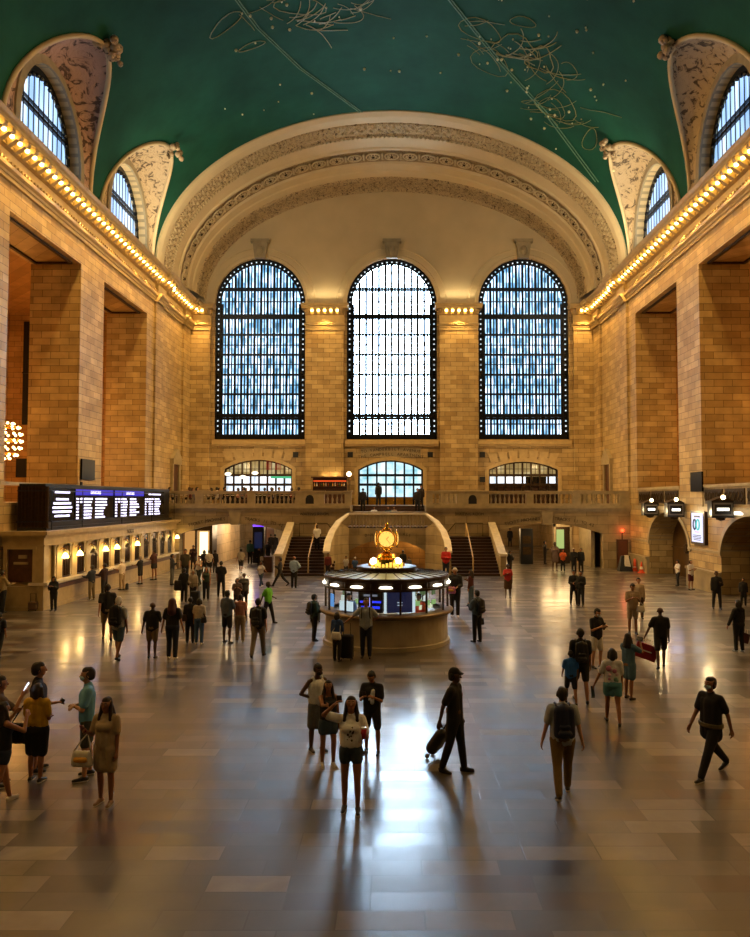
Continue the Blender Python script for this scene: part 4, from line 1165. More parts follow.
for y, n in ((43.7,'between the two far track signs'),(35.2,'right of the nearest track sign')):
    tag(MB().box(W-.2,W-.05,y-.3,y+.3,4.0,4.15).build('light_strip', M_SIGNW), 'small glowing strip lamp %s' % n,'lamp').location=(0,0,0)
po = thing('poster_screen','bright white and blue advertising screen on the right stone pier','advertising screen',(W,39.9,2.35))
MB().box(-.18,0,-.92,.92,0,1.78).build('screen_frame', plain('poster_frame','#2a1813',.35,metal=.3), po)
MB().box(-.2,-.18,-.72,.72,.12,1.66).build('screen_face', emit('poster_white','#dfe2ff',1.25), po)
def ring(cy, cz, ry, rz, m):
    MB().tube([(-.21,cy+ry*math.cos(t*PI/10),cz+rz*math.sin(t*PI/10)) for t in range(20)],.05,5,closed=True).build('screen_art', m, po)
M_AN = emit('art_navy','#1c3f6a',.5); M_AT = emit('art_teal','#35b5b0',1.3); M_AP = emit('art_pink','#e08ab8',1.4)
ring(.28,1.05,.17,.26,M_AN); ring(-.15,1.05,.2,.26,M_AT)
for zz, w, m in ((1.45,.4,M_AN),(.66,.3,M_AP),(.48,.5,M_AN),(.4,.55,M_AN),(.32,.5,M_AN),(.24,.45,M_AN)):
    MB().box(-.205,-.2,-w,w,zz-.02,zz+(.07 if zz>1 else .015)).build('screen_art', m, po)
pt(W-1.4,39.9,3.2,(.75,.72,1),20,.4)
# cones
M_CONE = plain('cone_orange','#d8481a',.5)
for x,y,b,lab in ((639.5,571,1,'plain orange bollard cone beside the right gate'),(648,573,0,'orange traffic cone with a white band by the right gate')):
    p = ground(x,y); p.x = min(p.x,16.15); t = thing('traffic_cone',lab,'traffic cone',p,0,'orange cones by the right gate')
    MB().bbox(-.2,.2,-.2,.2,0,.05,.01).build('base',M_CONE,t); MB().lathe([(.15,.05),(.09,.35),(.04,.72),(.0,.73)] if not b else [(.13,.05),(.1,.4),(.08,.8),(.0,.83)],n=12).build('cone_body',M_CONE,t,smooth=True)
    MB().lathe([(.117,.25),(.085,.42)],n=12).build('white_band',plain('band_white','#e8e0d0',.4),t)
# black A-board with white bag
p = ground(625,571)
t = thing('luggage_stand','black covered stand with a white cloth by the corner under the red lamp','stand',p)
MB().loft([[(-.45,-.3,0),(.45,-.3,0),(.45,.3,0),(-.45,.3,0)],[(-.35,-.2,.5),(.35,-.2,.5),(.35,.2,.5),(-.35,.2,.5)],[(-.25,-.1,1.0),(.3,-.1,1.0),(.3,.12,1.0),(-.25,.12,1.0)]],caps=True).build('cover',M_BLACK,t)
MB().loft([[(-.1,-.32,.35),(.3,-.28,.3),(.3,-.2,.5),(-.1,-.22,.5)],[(-.05,-.16,1.02),(.2,-.14,1.02),(.2,.0,1.04),(-.05,.0,1.04)]],caps=True).build('white_cloth',plain('cloth_white','#cfc8bd',.7),t)
t = thing('wall_cabinet','brown standing cabinet against the balcony wall below a red lamp','cabinet',(15.95,YF,0))
MB().box(-.45,.3,-.2,0,0,2.0).build('cabinet_body',M_WOOD,t); MB().box(-.38,.22,-.23,-.2,.1,1.9).build('cabinet_door',plain('cab_door','#5a2f1c',.4),t)
rl = thing('red_lamp','small red signal lamp above the brown cabinet in the right corner','lamp',(15.9,YF-.05,2.5))
MB().lathe([(.03,-.5),(.03,0)],n=6).build('stem',M_BRONZE,rl); MB().sphere((0,-.05,.1),.12,10,8).build('globe',emit('red_glow','#ff3a18',8),rl,smooth=True)
pt(15.9,YF-.4,2.6,(1,.2,.08),8,.1)

# ================================================================== passages
for x,y,l in ((8.3,58,'first ceiling lamp in the right passage'),(12.0,54.5,'second ceiling lamp in the right passage'),(-11.2,58,'first ceiling lamp in the left passage'),(-8.6,66,'far ceiling lamp in the left passage'),(9.5,70,'far ceiling lamp in the right passage')):
    lamp_disc(x,y,3.28,l); pt(x,y,3.0,(1,.66,.3) if x>0 else (1,.72,.42),E_PASS*(.45 if x>0 else .7),1.2)
pt(-10.5,73,2.6,(1,.85,.7),120,.3)
ks = thing('display_kiosk','tall black double display kiosk in the right passage','kiosk',(9.95,55.6,0))
MB().box(-.45,.45,-.3,.3,0,2.6).build('kiosk_body',M_BLACK,ks)
for z in (.95,1.75): MB().box(-.3,.3,-.32,-.3,z-.25,z+.3).build('kiosk_screen',plain('kiosk_scr','#4a3a22',.15,var=.5,scale=10),ks)
dl = struct(MB().box(12.1,12.25,56,56.3,0,2.9).box(13.3,13.45,56,56.3,0,2.9).box(12.1,13.45,56,56.3,2.7,2.9).build('door_10', M_TRIM2))
MB().box(12.25,13.3,56.1,56.2,0,2.7).build('door_panel', M_BRONZE, dl)
MB().box(12.3,12.85,56.02,56.1,1.1,2.5).build('window_pane', emit('green_glow','#b8d07a',.8), dl)
struct(MB().box(12.1,15.3,56.25,56.5,0,3.3).build('wall_passage_right_end', M_PASS))
struct(MB().box(14.0,14.25,YF+.9,56.2,0,3.3).box(14.9,15.3,YF+.85,56.2,0,3.3).build('trim_95', M_TRIM2))
# left passage: storefront, kiosk with purple sign
sf = struct(MB().box(-15.2,-12.75,54,54.2,2.5,3.3).box(-15.2,-15.0,54,54.2,0,2.6).box(-14.1,-13.95,54,54.15,0,2.6).box(-12.95,-12.75,53.6,55,0,3.3).build('door_11', M_BRONZE))
MB().box(-15.0,-12.9,54.6,54.65,.0,2.5).build('window_pane', emit('store_glow','#ffb765',.55), sf)
MB().box(-13.9,-13.3,54.55,54.6,.3,2.4).build('window_pane', emit('store_bright','#ffe6b0',2.2), sf)
k2 = thing('display_kiosk','tall black kiosk under a purple lit sign in the left passage','kiosk',(-9.95,56.5,0))
MB().box(-.42,.42,-.3,.3,0,2.7).build('kiosk_body',M_BLACK,k2); MB().box(-.28,.28,-.32,-.3,1.1,2.3).build('kiosk_screen',M_SCR2,k2)
tag(MB().box(-.4,.4,-.32,.3,0,.35).build('lit_sign',emit('purple_sign','#6a35ff',3)),'purple lit sign on top of the black kiosk in the left passage','sign').location=(-9.95,56.5,2.72)
tag(MB().box(-7.3,-6.95,62,62.1,2.3,3.0).build('lit_sign', emit('white_sign','#e8f0ff',3)),'white lit sign hanging near the stairs in the left passage','sign')
struct(MB().box(-12.95,-12.75,55,63,0,3.3).build('wall_passage_left_inner', M_PASS))
struct(MB().box(-11.3,-11.0,66,70,0,3.3).build('trim_96', M_WOOD))
tag(MB().box(-.28,.28,-.2,.2,0,1.0).build('litter_bin', M_WOOD),'brown square bin in the left passage mouth','bin').location=ground(268,572)

# ================================================================== balcony bar and diners' tables
M_RED = emit('bar_red','#ff5a20',.9)
br = thing('bar_shelf','back bar with red lit bottle shelves on the left balcony','bar',(-4.9,59.4,4.3))
MB().box(-1.35,1.35,-.2,.2,0,.95).build('counter',M_WOOD,br); MB().box(-1.35,1.35,0,.25,.95,2.15).build('back_panel',plain('bar_dark','#30140c',.4),br)
MB().box(-1.3,1.3,-.05,0,1.85,1.95).build('shelf_light',M_RED,br); MB().box(-1.3,1.3,-.12,.0,1.45,1.5).build('shelf',M_WOOD,br); MB().box(-1.45,1.45,-.25,.3,2.15,2.25).build('shelf_top',M_WOOD,br)
rb = random.Random(3)
b0 = None
for i in range(14):
    m = plain('bottle%d'%(i%4), ['#c89a50','#e8e0d0','#7a3a20','#4a5a30'][i%4], .2)
    o = MB().lathe([(.04,0),(.045,.02),(.045,.16),(.015,.22),(.015,.28),(0,.28)],n=8).build('bottle',m,smooth=True)
    o.location=(-4.9-1.2+.18*i,59.33,4.3+1.5); tag(o,'small bottle standing on the red lit bar shelf','bottle','bottles on the balcony bar')
for x in (-5.3,-4.5): pt(x,60.1,6.7,(1,.65,.25),14,.05)
# table lamps / umbrellas as pale globes
for i,(px,py) in enumerate(((228,474),(243,477),(255,473))):
    p = P(px,py,57.5); t = thing('lamp_post','pale globe lamp on a stem among the dining tables, %s' % ['leftmost','middle','rightmost'][i],'lamp',(p.x,57.5,4.3),0,'globe lamps on the dining balcony')
    h = p.z-4.3; MB().lathe([(.12,0),(.1,.04),(.02,.06),(.02,h-.1)],n=8).build('stem',M_BRONZE,t); MB().sphere((0,0,h),.2,12,8,(1.3,1.3,.7)).build('globe',emit('pale_globe','#ffeecb',2.2),t,smooth=True)
p = P(349,474,55); t = thing('lamp_post','bright globe lamp at the left edge of the central steps','lamp',(p.x,55,4.3)); h=p.z-4.3
MB().lathe([(.12,0),(.1,.04),(.025,.06),(.025,h-.1)],n=8).build('stem',M_BRONZE,t); MB().sphere((0,0,h),.17,12,8).build('globe',M_GLOW,t,smooth=True)
tag(MB().box(0,1.6,0,.05,0,.16).build('neon_sign',emit('green_neon','#2fae78',1.2)),'green glowing strip sign before the dining window','sign').location=(-9.5,58.9,6.4)
for i in range(3):  # red strips standing for a flag's reflection in the window glass
    o = MB()
    for q in range(5): o.box(q*.09,q*.09+.045,0,.02,-.0,.75)
    o = o.build('flag_reflection',plain('flag_red','#a8322a',.6)); o.location=(-10.2+i*.0+.75*i,60.9,7.15); tag(o,'small red striped flag reflection in the dining window top','reflection','flag reflections') if i<2 else bpy.data.objects.remove(o)
tb0 = None
TBN = ['first','second','third','fourth','fifth','sixth','seventh','eighth','ninth']
TBP = [(-15.1+i*1.95,53.5) for i in range(5)]+[(-14.2+i*2.0,56.2) for i in range(4)]
for i in range(9):
    x, y = TBP[i]
    t = thing('dining_table','%s round dining table on the balcony, counted from the wall over the departure board'%TBN[i],'table',(x,y,4.32),0,'dining tables on the balcony')
    MB().lathe([(.25,0),(.04,.04),(.04,.7),(0,.7)],n=8).build('table_base',M_DARK,t); MB().lathe([(0,.7),(.4,.7),(.4,.74),(0,.74)],n=16).build('table_top',plain('cloth_table','#c9bfae',.6),t)
# ================================================================== people
SKIN = {'l':'#b98a6a','m':'#8a5d40','d':'#4a2f20','t':'#a06f4c'}
def cloth(c, rough=.85):
    return plain('cloth_'+c, c, rough, var=.1, scale=14)
def skin(c): return plain('skin_'+c, SKIN[c], .5, var=.05, scale=6)
ARM = {
 'down': ((.14,.03,-1),(.06,.18,-1)), 'swf': ((.14,.42,-1),(.04,.7,-1)), 'swb': ((.17,-.5,-1),(.12,-.2,-1)),
 'phone': ((.2,.3,-1),(-.5,.85,.5)), 'hold': ((.18,.1,-1),(-.4,.85,-.1)), 'hip': ((.75,-.2,-1),(-.85,.25,-.4)),
 'up': ((.75,.3,.25),(-.75,.3,.75)), 'reach': ((.1,.8,-.25),(-.1,1,.25)), 'point': ((.8,.2,-.7),(.75,.25,-.6)),
 'cross': ((.2,.3,-1),(-.95,.5,.1)), 'cam': ((.35,.6,-.4),(-.45,.45,.8)), 'out': ((.5,.1,-1),(.45,.15,-1)), 'counter': ((.2,.5,-1),(-.1,1,.1)),
 'cup': ((.3,.05,-1),(-.05,.85,.45)), 'side': ((.3,.0,-1),(.25,.1,-1)),
}
LEGS = {'stand': (2,3,-2,3), 'walk': (17,5,-15,12), 'walk2': (-15,12,17,5), 'relax': (8,12,-3,2), 'step': (10,3,-9,8), 'seat': (84,84,84,84), 'stride': (29,4,-26,18), 'wide': (3,2,-3,2)}
def person(pid, px, yf, yh, face, label, top=('tee','#111111'), bot=('trousers','#111111'), shoes='#0c0c0c', sk='m', hair=('short','#120c08'),
           arms=('down','down'), legs='stand', female=False, z0=0, h=None, head=(0,0), lean=0, mask=None, cap=None, fat=1.0, group=None, at=None, spread=1.0, heightpx=True, extra=None, apron=None):
    g = Vector(at) if at is not None else ground(px, yf, z0)
    if at is None and z0 == 0 and 31.5 < g.y < 51.5: g.x = max(g.x, -14.0 if arms[0]=='counter' else -14.2)
    if at is None and g.y < 51.5: g.x = min(g.x, 15.75)
    if h is None:
        hp = P(px, yh, g.y); h = hp.z-z0
        h = max(1.25, min(1.98, h))
    pxh = yf-yh if yh else 25
    hero = pxh > 84; mid = 44 < pxh <= 84
    vb = .0095 if hero else (.016 if mid else .026); vc = .013 if hero else (.018 if mid else .026)
    if pxh < 30: vb = vc = .032
    k = h/1.76
    t = thing('person', label, 'person', (g.x,g.y,z0), R(face), group)
    t.scale = (k,k,k)
    nf = .92 if female else 1.0
    B = []      # body capsules
    def C(L, a, ra, b, rb): L.append((Vector(a), ra, Vector(b), rb))
    hipz = .93
    swL,knL,swR,knR = LEGS[legs]
    leg = {}
    for s, sw, kn in ((-1,swL,knL),(1,swR,knR)):
        hp = Vector((s*.09*spread,0,hipz)); sp = (.10 if legs=='wide' else .03)*s
        a = R(sw); d1 = Vector((sp, math.sin(a), -math.cos(a))).normalized()
        a2 = R(sw-kn); d2 = Vector((sp*.3, math.sin(a2), -math.cos(a2))).normalized()
        kne = hp+d1*.43; ank = kne+d2*.425
        foot = Vector((s*.12, math.cos(R(min(0,(sw-kn)))*.9), math.sin(min(0,R(sw-kn)))*.75)).normalized()
        leg[s] = [hp,kne,ank,foot]
    low = min(min(l[2].z-.075, (l[2]+l[3]*.17).z-.035) for l in leg.values())
    DZ = -low
    for l in leg.values():
        for i in range(3): l[i] = l[i]+Vector((0,0,DZ))
    HIP = Vector((0,0,hipz+DZ)); la = R(lean)
    ML = Matrix.Rotation(-la,3,'X')
    def U(p): return HIP+ML@(Vector(p)-Vector((0,0,hipz)))     # upper body
    sw_ = nf; f = fat
    C(B,U((-.07*nf,0,.97)),.1*f,U((.07*nf,0,.97)),.1*f)
    C(B,U((-.05,.0,1.08)),.095*f*nf,U((.05,0,1.08)),.095*f*nf)
    C(B,U((-.075*nf,0,1.0)),.085*f,U((-.095*nf,0,1.33)),.088*nf); C(B,U((.075*nf,0,1.0)),.085*f,U((.095*nf,0,1.33)),.088*nf)
    C(B,U((0,.01,1.05)),.1*f,U((0,.0,1.32)),.115*nf)
    C(B,U((-.14*nf,-.01,1.415)),.058,U((.14*nf,-.01,1.415)),.058)
    C(B,U((0,-.02,1.42)),.07,U((0,.0,1.5)),.055); C(B,U((0,0,1.48)),.052,U((0,.02,1.58)),.05)
    if female: C(B,U((-.07,.085,1.29)),.058,U((.07,.085,1.29)),.058); C(B,U((-.08,-.02,.93)),.1*f,U((.08,-.02,.93)),.1*f)
    # head
    yaw, tilt = head
    MH = Matrix.Rotation(R(yaw),3,'Z')@Matrix.Rotation(R(tilt),3,'X'); NB = U((0,.01,1.53))
    def H(p): return NB+ML@(MH@(Vector(p)-Vector((0,.01,1.53))))
    C(B,H((0,-.015,1.665)),.088,H((0,.03,1.65)),.078)
    C(B,H((0,.03,1.62)),.068,H((0,.055,1.572)),.04); C(B,H((-.02,.045,1.58)),.035,H((.02,.045,1.58)),.035)
    C(B,H((0,.1,1.645)),.012,H((0,.118,1.618)),.016)
    for s in (-1,1): C(B,H((s*.084,.0,1.64)),.014,H((s*.09,-.01,1.615)),.012)
    # arms
    hands = {}; AR = {}
    for s, an in ((-1,arms[0]),(1,arms[1])):
        u, fo = ARM[an]
        sh = U((s*.175*nf,-.01,1.41)); du = (ML@Vector((s*u[0],u[1],u[2]))).normalized(); df = (ML@Vector((s*fo[0],fo[1],fo[2]))).normalized()
        el = sh+du*.29; wr = el+df*.25
        C(B,sh,.05*f,el,.038); C(B,el,.038,wr,.026)
        # palm + fingers
        Sx = Vector((0,1,0))-df*df.y
        if Sx.length < .3: Sx = Vector((0,0,1))-df*df.z
        Sx.normalize(); Nn = df.cross(Sx)*s
        if an in ('down','swf','swb','side','out'): Nn = -Nn if Nn.x*s > 0 else Nn
        pk = wr+df*.09
        for q in (-1,1): C(B,wr+Sx*.012*q,.02,pk+Sx*.024*q,.018)
        if pxh > 26:
            for i in range(4):
                b0 = pk+Sx*(.03-.02*i); ln = (.036,.042,.04,.03)[i]; d2 = (df+Nn*.35).normalized(); d3 = (df*.6+Nn*.9).normalized()
                m = b0+d2*ln; C(B,b0,.0095,m,.009); C(B,m,.009,m+d3*ln,.0078)
            tb = wr+df*.03+Sx*.03; m = tb+(df*.7+Sx*.6+Nn*.2).normalized()*.04; C(B,tb,.012,m,.0105); C(B,m,.0105,m+(df+Nn*.5).normalized()*.03,.009)
        hands[s] = wr+df*.12; AR[s] = (sh,el,wr,du,df)
    # legs
    for s in (-1,1):
        hp,kne,ank,ft = leg[s]
        C(B,hp,.088*f,kne,.056); m = kne.lerp(ank,.32)+Vector((0,-.012,0)); C(B,kne,.054,m,.055); C(B,m,.055,ank,.034)
        C(B,ank+ft*-.03+Vector((0,0,-.04)),.032,ank+ft*.15+Vector((0,0,-.05)),.026)
    def mk(L, nm, m, vox, e=0, sm=2, n=10):
        mb = MB()
        for a, ra, b, rb in L: mb.cap(a, ra+e, b, rb+e, n)
        return mb.build(nm, m, t, remesh=vox, sm=sm)
    body = mk(B, 'body', skin(sk), vb, 0, 2 if hero else 1)
    n0 = 10
    # ---- top
    kind, col = top[0], top[1]
    mt = cloth(col); T = []; e = .016 if hero else .02
    if kind in ('tee','long','tank','dress','hoodie','crop'):
        zb = {'tee':.93,'long':.92,'hoodie':.9,'tank':1.0,'dress':.95,'crop':1.06}[kind]
        C(T,U((-.075*nf,0,zb)),.098*f,U((-.095*nf,0,1.33)),.09*nf); C(T,U((.075*nf,0,zb)),.098*f,U((.095*nf,0,1.33)),.09*nf)
        C(T,U((0,.01,zb)),.103*f,U((0,0,1.32)),.118*nf); C(T,U((-.07*nf,-.005,1.08)),.09*f,U((.07*nf,-.005,1.08)),.09*f)
        if female: C(T,U((-.07,.085,1.29)),.06,U((.07,.085,1.29)),.06)
        if kind != 'tank':
            C(T,U((-.14*nf,-.01,1.415)),.06,U((.14*nf,-.01,1.415)),.06); C(T,U((0,-.02,1.42)),.07,U((0,-.01,1.47)),.058)
            for s in (-1,1):
                sh,el,wr,du,df = AR[s]
                if kind in ('long','hoodie'): C(T,sh,.056*f,el,.05); C(T,el,.048,wr-df*.02,.034)
                else: C(T,sh,.058*f,sh+du*.2,.056)
        else:
            for s in (-1,1): C(T,U((s*.085,.07,1.34)),.02,U((s*.1,0,1.47)),.018); C(T,U((s*.085,-.08,1.34)),.02,U((s*.1,0,1.47)),.018)
        if kind == 'dress':
            for s in (-1,1):
                hp,kne,ank,ft = leg[s]; C(T,hp+Vector((0,0,.0)),.105*f,hp.lerp(kne,.72)+Vector((s*.01,0,0)),.09)
            hp = (leg[-1][0]+leg[1][0])/2; kn = (leg[-1][1]+leg[1][1])/2; C(T,hp,.1*f,hp.lerp(kn,.7),.1)
        nm = {'tee':'t_shirt','long':'long_sleeved_shirt','hoodie':'jacket','tank':'tank_top','dress':'dress','crop':'cropped_top'}[kind]
        if kind == 'hoodie': C(T,U((-.06,-.08,1.47)),.045,U((.06,-.08,1.47)),.045)
        if kind == 'long' and len(top) > 2: pass
        tobj = mk(T, nm, mt, vc, e, 3, n0)
        if len(top) > 2 and top[2] == 'print' :
            fp = MB(); rr = random.Random(3)
            for i in range(16):
                c = U((rr.uniform(-.06,.06), .0, rr.uniform(1.12,1.32))); c.y = U((0,.15,1.25)).y-.0
                fp.sphere(c, rr.uniform(.008,.02), 6, 4, (1,.5,1))
            fp.build('shirt_print', cloth(top[3]), tobj)
        if len(top) > 2 and top[2] == 'panel':
            fp = MB(); fp.cap(U((-.03,.085,1.1)),.06,U((-.05,.085,1.34)),.055); fp.cap(U((.02,.085,1.15)),.05,U((.0,.085,1.3)),.05); fp.build('front_panel', cloth(top[3]), tobj, remesh=vc)
        if len(top) > 2 and top[2] == 'patch':     # coloured patches of a tie dye or patterned garment
            rr = random.Random(5)
            for i in range(12):
                fp = MB(); x = rr.uniform(-.1,.1); z = rr.uniform(.98,1.36); fp.sphere(U((x*.9,rr.choice((-.085,.085)),z)), rr.uniform(.05,.075), 12, 8, (1,.75,1)); fp.build('dyed_patch', cloth(top[3+i%(len(top)-3)]), tobj, smooth=True)
    # ---- bottom
    bk, bc = bot[0], bot[1]
    if bk != 'none':
        L = []; mtb = cloth(bc); C(L,U((-.07*nf,-.005,.96)),.1*f,U((.07*nf,-.005,.96)),.1*f)
        if female: C(L,U((-.08,-.02,.93)),.1*f,U((.08,-.02,.93)),.1*f)
        C(L,U((-.06,0,1.02)),.09*f,U((.06,0,1.02)),.09*f)
        for s in (-1,1):
            hp,kne,ank,ft = leg[s]
            if bk in ('trousers','jeans','leggings'):
                q = .0 if bk == 'leggings' else .008
                C(L,hp,.09*f+q,kne,.058+q); m = kne.lerp(ank,.3); C(L,kne,.057+q,m,.056+q); C(L,m,.056+q,ank+Vector((0,0,.02)),.038+q*1.4)
            elif bk == 'shorts': C(L,hp,.094*f,hp.lerp(kne,.82),.075)
            elif bk == 'hotpants': C(L,hp,.095*f,hp.lerp(kne,.3),.088*f)
            elif bk == 'skirt': C(L,hp,.1*f,hp.lerp(kne,.92)+Vector((s*.015,0,0)),.085)
            elif bk == 'mini': C(L,hp,.1*f,hp.lerp(kne,.45)+Vector((s*.012,0,0)),.095)
        if bk in ('skirt','mini'):
            hp = (leg[-1][0]+leg[1][0])/2; kn = (leg[-1][1]+leg[1][1])/2; C(L,hp,.1*f,hp.lerp(kn,.9 if bk=='skirt' else .42),.1)
        mk(L, {'hotpants':'shorts','mini':'skirt'}.get(bk,bk), mtb, vc, .01 if hero else .013, 2, n0)
    # ---- shoes
    for s in (-1,1):
        hp,kne,ank,ft = leg[s]; L = []
        up = Vector((0,0,1))
        a = ank+ft*-.035+Vector((0,0,-.04)); b = ank+ft*.15+Vector((0,0,-.047))
        C(L,a,.037,b,.03); C(L,ank+Vector((0,0,-.02)),.04,ank+ft*.06+Vector((0,0,-.04)),.036)
        so = mk(L,'shoe', cloth(shoes,.5), min(vc,.018), .003, 1, 8)
        if hero:
            MB().cap(a+Vector((0,0,-.022)),.034,b+Vector((0,0,-.018)),.03,10).build('sole', cloth('#d8d4cc' if shoes not in ('#0c0c0c','#0a0a0a') else '#1c1c1c'), so, smooth=True)
    # ---- hair
    hk, hc = hair
    if hk != 'bald':
        L = []; mh = cloth(hc,.6)
        C(L,H((0,-.03,1.685)),.082,H((0,.018,1.702)),.066); C(L,H((0,-.04,1.66)),.08,H((0,-.05,1.61)),.066)
        for s in (-1,1): C(L,H((s*.045,-.02,1.66)),.052,H((s*.05,-.015,1.64)),.048)
        if hk == 'bob':
            for s in (-1,1): C(L,H((s*.06,-.02,1.66)),.05,H((s*.075,-.02,1.56)),.045)
            C(L,H((0,-.05,1.64)),.085,H((0,-.06,1.56)),.08)
        if hk in ('long','verylong'):
            zb = 1.36 if hk == 'long' else 1.28
            wdt = .075 if hk == 'long' else .1
            C(L,H((0,-.06,1.62)),.075,U((0,-.1,zb+.08)),wdt); C(L,H((-.05,-.04,1.6)),.05,U((-.08,-.07,zb+.06)),.055); C(L,H((.05,-.04,1.6)),.05,U((.08,-.07,zb+.06)),.055)
            for s in (-1,1): C(L,H((s*.075,.0,1.64)),.028,U((s*.1,.05,1.4)),.03)
            if hk == 'verylong': C(L,H((0,-.05,1.66)),.11,U((0,-.1,1.42)),.12)
        if hk == 'bun': C(L,H((0,-.1,1.73)),.04,H((0,-.11,1.72)),.04)
        if hk == 'pony': C(L,H((0,-.1,1.68)),.03,U((0,-.15,1.42)),.03)
        mk(L, 'hair', mh, min(vc,.02), .004, 1, 8)
    if cap:
        L = MB(); L.cap(H((0,-.02,1.7)),.088,H((0,.01,1.705)),.08,12); L.cap(H((-.03,.1,1.69)),.025,H((.03,.1,1.69)),.025); L.cap(H((-.02,.14,1.685)),.02,H((.02,.14,1.685)),.02)
        L.build('cap', cloth(cap), t, remesh=.014, sm=2)
    if mask:
        L = MB(); L.cap(H((-.035,.075,1.6)),.035,H((.035,.075,1.6)),.035,10); L.cap(H((0,.085,1.615)),.038,H((0,.08,1.585)),.036); L.build('face_mask', cloth(mask), t, remesh=.013, sm=2)
    if hero or (mid and abs(((face+180)%360)-180) > 95):
        for s in (-1,1):
            e_ = MB().sphere(H((s*.031,.096,1.652)), .009, 8, 6).build('eye', cloth('#8f857a',.3), t, smooth=True)
            MB().sphere(H((s*.031,.1035,1.652)), .005, 6, 5).build('iris', cloth('#1a110b',.2), e_, smooth=True)
            MB().cap(H((s*.018,.1,1.676)),.005,H((s*.048,.09,1.678)),.004,6).build('eyebrow', cloth(hc if hk!='bald' else '#1a110b'), t)
        if not mask: MB().cap(H((-.018,.098,1.588)),.007,H((.018,.098,1.588)),.007,6).build('mouth', cloth('#8a3f3a',.4), t, smooth=True)
    if apron:
        L = MB(); 
        for s in (-1,1): L.cap(U((s*.07,.0,1.08)),.118,U((s*.08,0,.8)),.125)
        L.cap(U((0,.0,1.1)),.12,U((0,.0,.8)),.13); L.build('long_shirt_hem', cloth(apron[0]), t, remesh=vc, sm=3)
        L = MB(); ring = [U((.205*math.cos(q*PI/8),.15*math.sin(q*PI/8),.98)) for q in range(16)]; L.tube(ring,.022,6,closed=True); L.tube([p+Vector((0,0,-.03)) for p in ring],.022,6,closed=True); L.build('belt', cloth(apron[1]), t)
    M = Matrix.Translation(Vector((g.x,g.y,z0)))@Matrix.Rotation(R(face),4,'Z')@Matrix.Scale(k,4)
    info = {'obj':t,'M':M,'hand':{s:M@hands[s] for s in hands},'face':face,'k':k,'U':U,'at':g,'z0':z0,'hl':hands}
    PPL[pid] = info
    return info
PPL = {}
def world(pid, p): return PPL[pid]['M']@Vector(p)

def backpack(pid, label, col, straps=True, big=1.0, z=1.0, y=-.2):
    I = PPL[pid]; U = I['U']; base = I['M']@U((0,y,z)); k = I['k']
    t = thing('backpack', label, 'backpack', base, R(I['face'])); t.scale = (k,k,k)
    L = MB()
    for x in (-.09,.09): L.cap((x*big,-.02,.07),.07*big,(x*.95*big,0,.4*big),.065*big)
    L.cap((0,-.03,.08),.09*big,(0,-.0,.42*big),.08*big); L.build('bag_body', cloth(col,.6), t, remesh=.016, sm=3)
    L = MB(); L.cap((-.07,-.1*big,.1),.045,(.07,-.1*big,.1),.045); L.cap((-.06,-.1*big,.2),.035,(.06,-.1*big,.2),.035); L.build('front_pocket', cloth(col,.6), t, remesh=.016, sm=2)
    if straps:
        for s in (-1,1):
            dz = 1.41-z
            pts = [(s*.1,.06,dz-.04),(s*.11,.14,dz+.065),(s*.115,.22,dz+.09),(s*.115,.31,dz+.045),(s*.115,.34,dz-.08),(s*.13,.3,dz-.22),(s*.16,.2,dz-.3),(s*.12,.06,.1)]
            pts = [(p[0],p[1]-(.2+y)*0,p[2]) for p in pts]
            MB().tube(pts,.016,6).build('strap', cloth(col,.6), t, smooth=True)
    return t
def handbag(pid, label, col, pos, w=.3, h=.22, d=.12, strap=None, col2=None, cat='handbag', name='handbag', rz=None):
    """pos: local point of the top centre of the bag"""
    I = PPL[pid]; k = I['k']; p = I['M']@Vector(pos); z = p.z-h
    t = thing(name, label, cat, (p.x,p.y,z), R(I['face'] if rz is None else rz))
    L = MB(); n = 4
    for i in range(n):
        x = -w/2+d/2+(w-d)*i/(n-1); L.cap((x,0,d/2),d/2,(x*.9,0,h-d*.4),d*.4)
    L.build('bag_body', cloth(col,.5), t, remesh=.015, sm=2)
    if col2: MB().cap((-w*.2,-d*.35,h*.3),d*.32,(w*.2,-d*.35,h*.3),d*.32).cap((-w*.2,-d*.35,h*.65),d*.3,(w*.2,-d*.35,h*.65),d*.3).cap((-w*.2,d*.35,h*.5),d*.32,(w*.2,d*.35,h*.5),d*.32).build('bag_panel', cloth(col2,.5), t, remesh=.015)
    if strap:
        T = t.matrix_basis.inverted() if False else (Matrix.Translation((p.x,p.y,z))@Matrix.Rotation(t.rotation_euler[2],4,'Z')).inverted()
        q = T@(I['M']@Vector(strap)); a = Vector((-w*.38,0,h*.9)); b = Vector((w*.38,0,h*.9))
        MB().tube([a,a.lerp(q,.5)+Vector((-.01,0,0)),q,b.lerp(q,.5)+Vector((.01,0,0)),b],.012,6).build('strap', cloth(col,.5), t, smooth=True)
    return t
def suitcase(px, yf, label, col, w=.42, h=.6, d=.26, rz=0, at=None, tilt=0):
    p = Vector(at) if at else ground(px,yf)
    t = thing('suitcase', label, 'suitcase', p, R(rz)); t.rotation_euler[0] = R(tilt)
    MB().bbox(-w/2,w/2,-d/2,d/2,.06,.06+h,.035).build('suitcase_shell', cloth(col,.4), t)
    k = MB(); k.tube([(-w*.3,-.0,.06+h),(-w*.3,0,.06+h+.34),(w*.3,0,.06+h+.34),(w*.3,0,.06+h)],.012,6); k.build('pull_handle', M_DARK, t)
    for x in (-1,1):
        for y in (-1,1): MB().sphere((x*w*.38,y*d*.35,.033),.033,8,6,(.6,1,1)).build('wheel', M_BLACK, t)
    return t
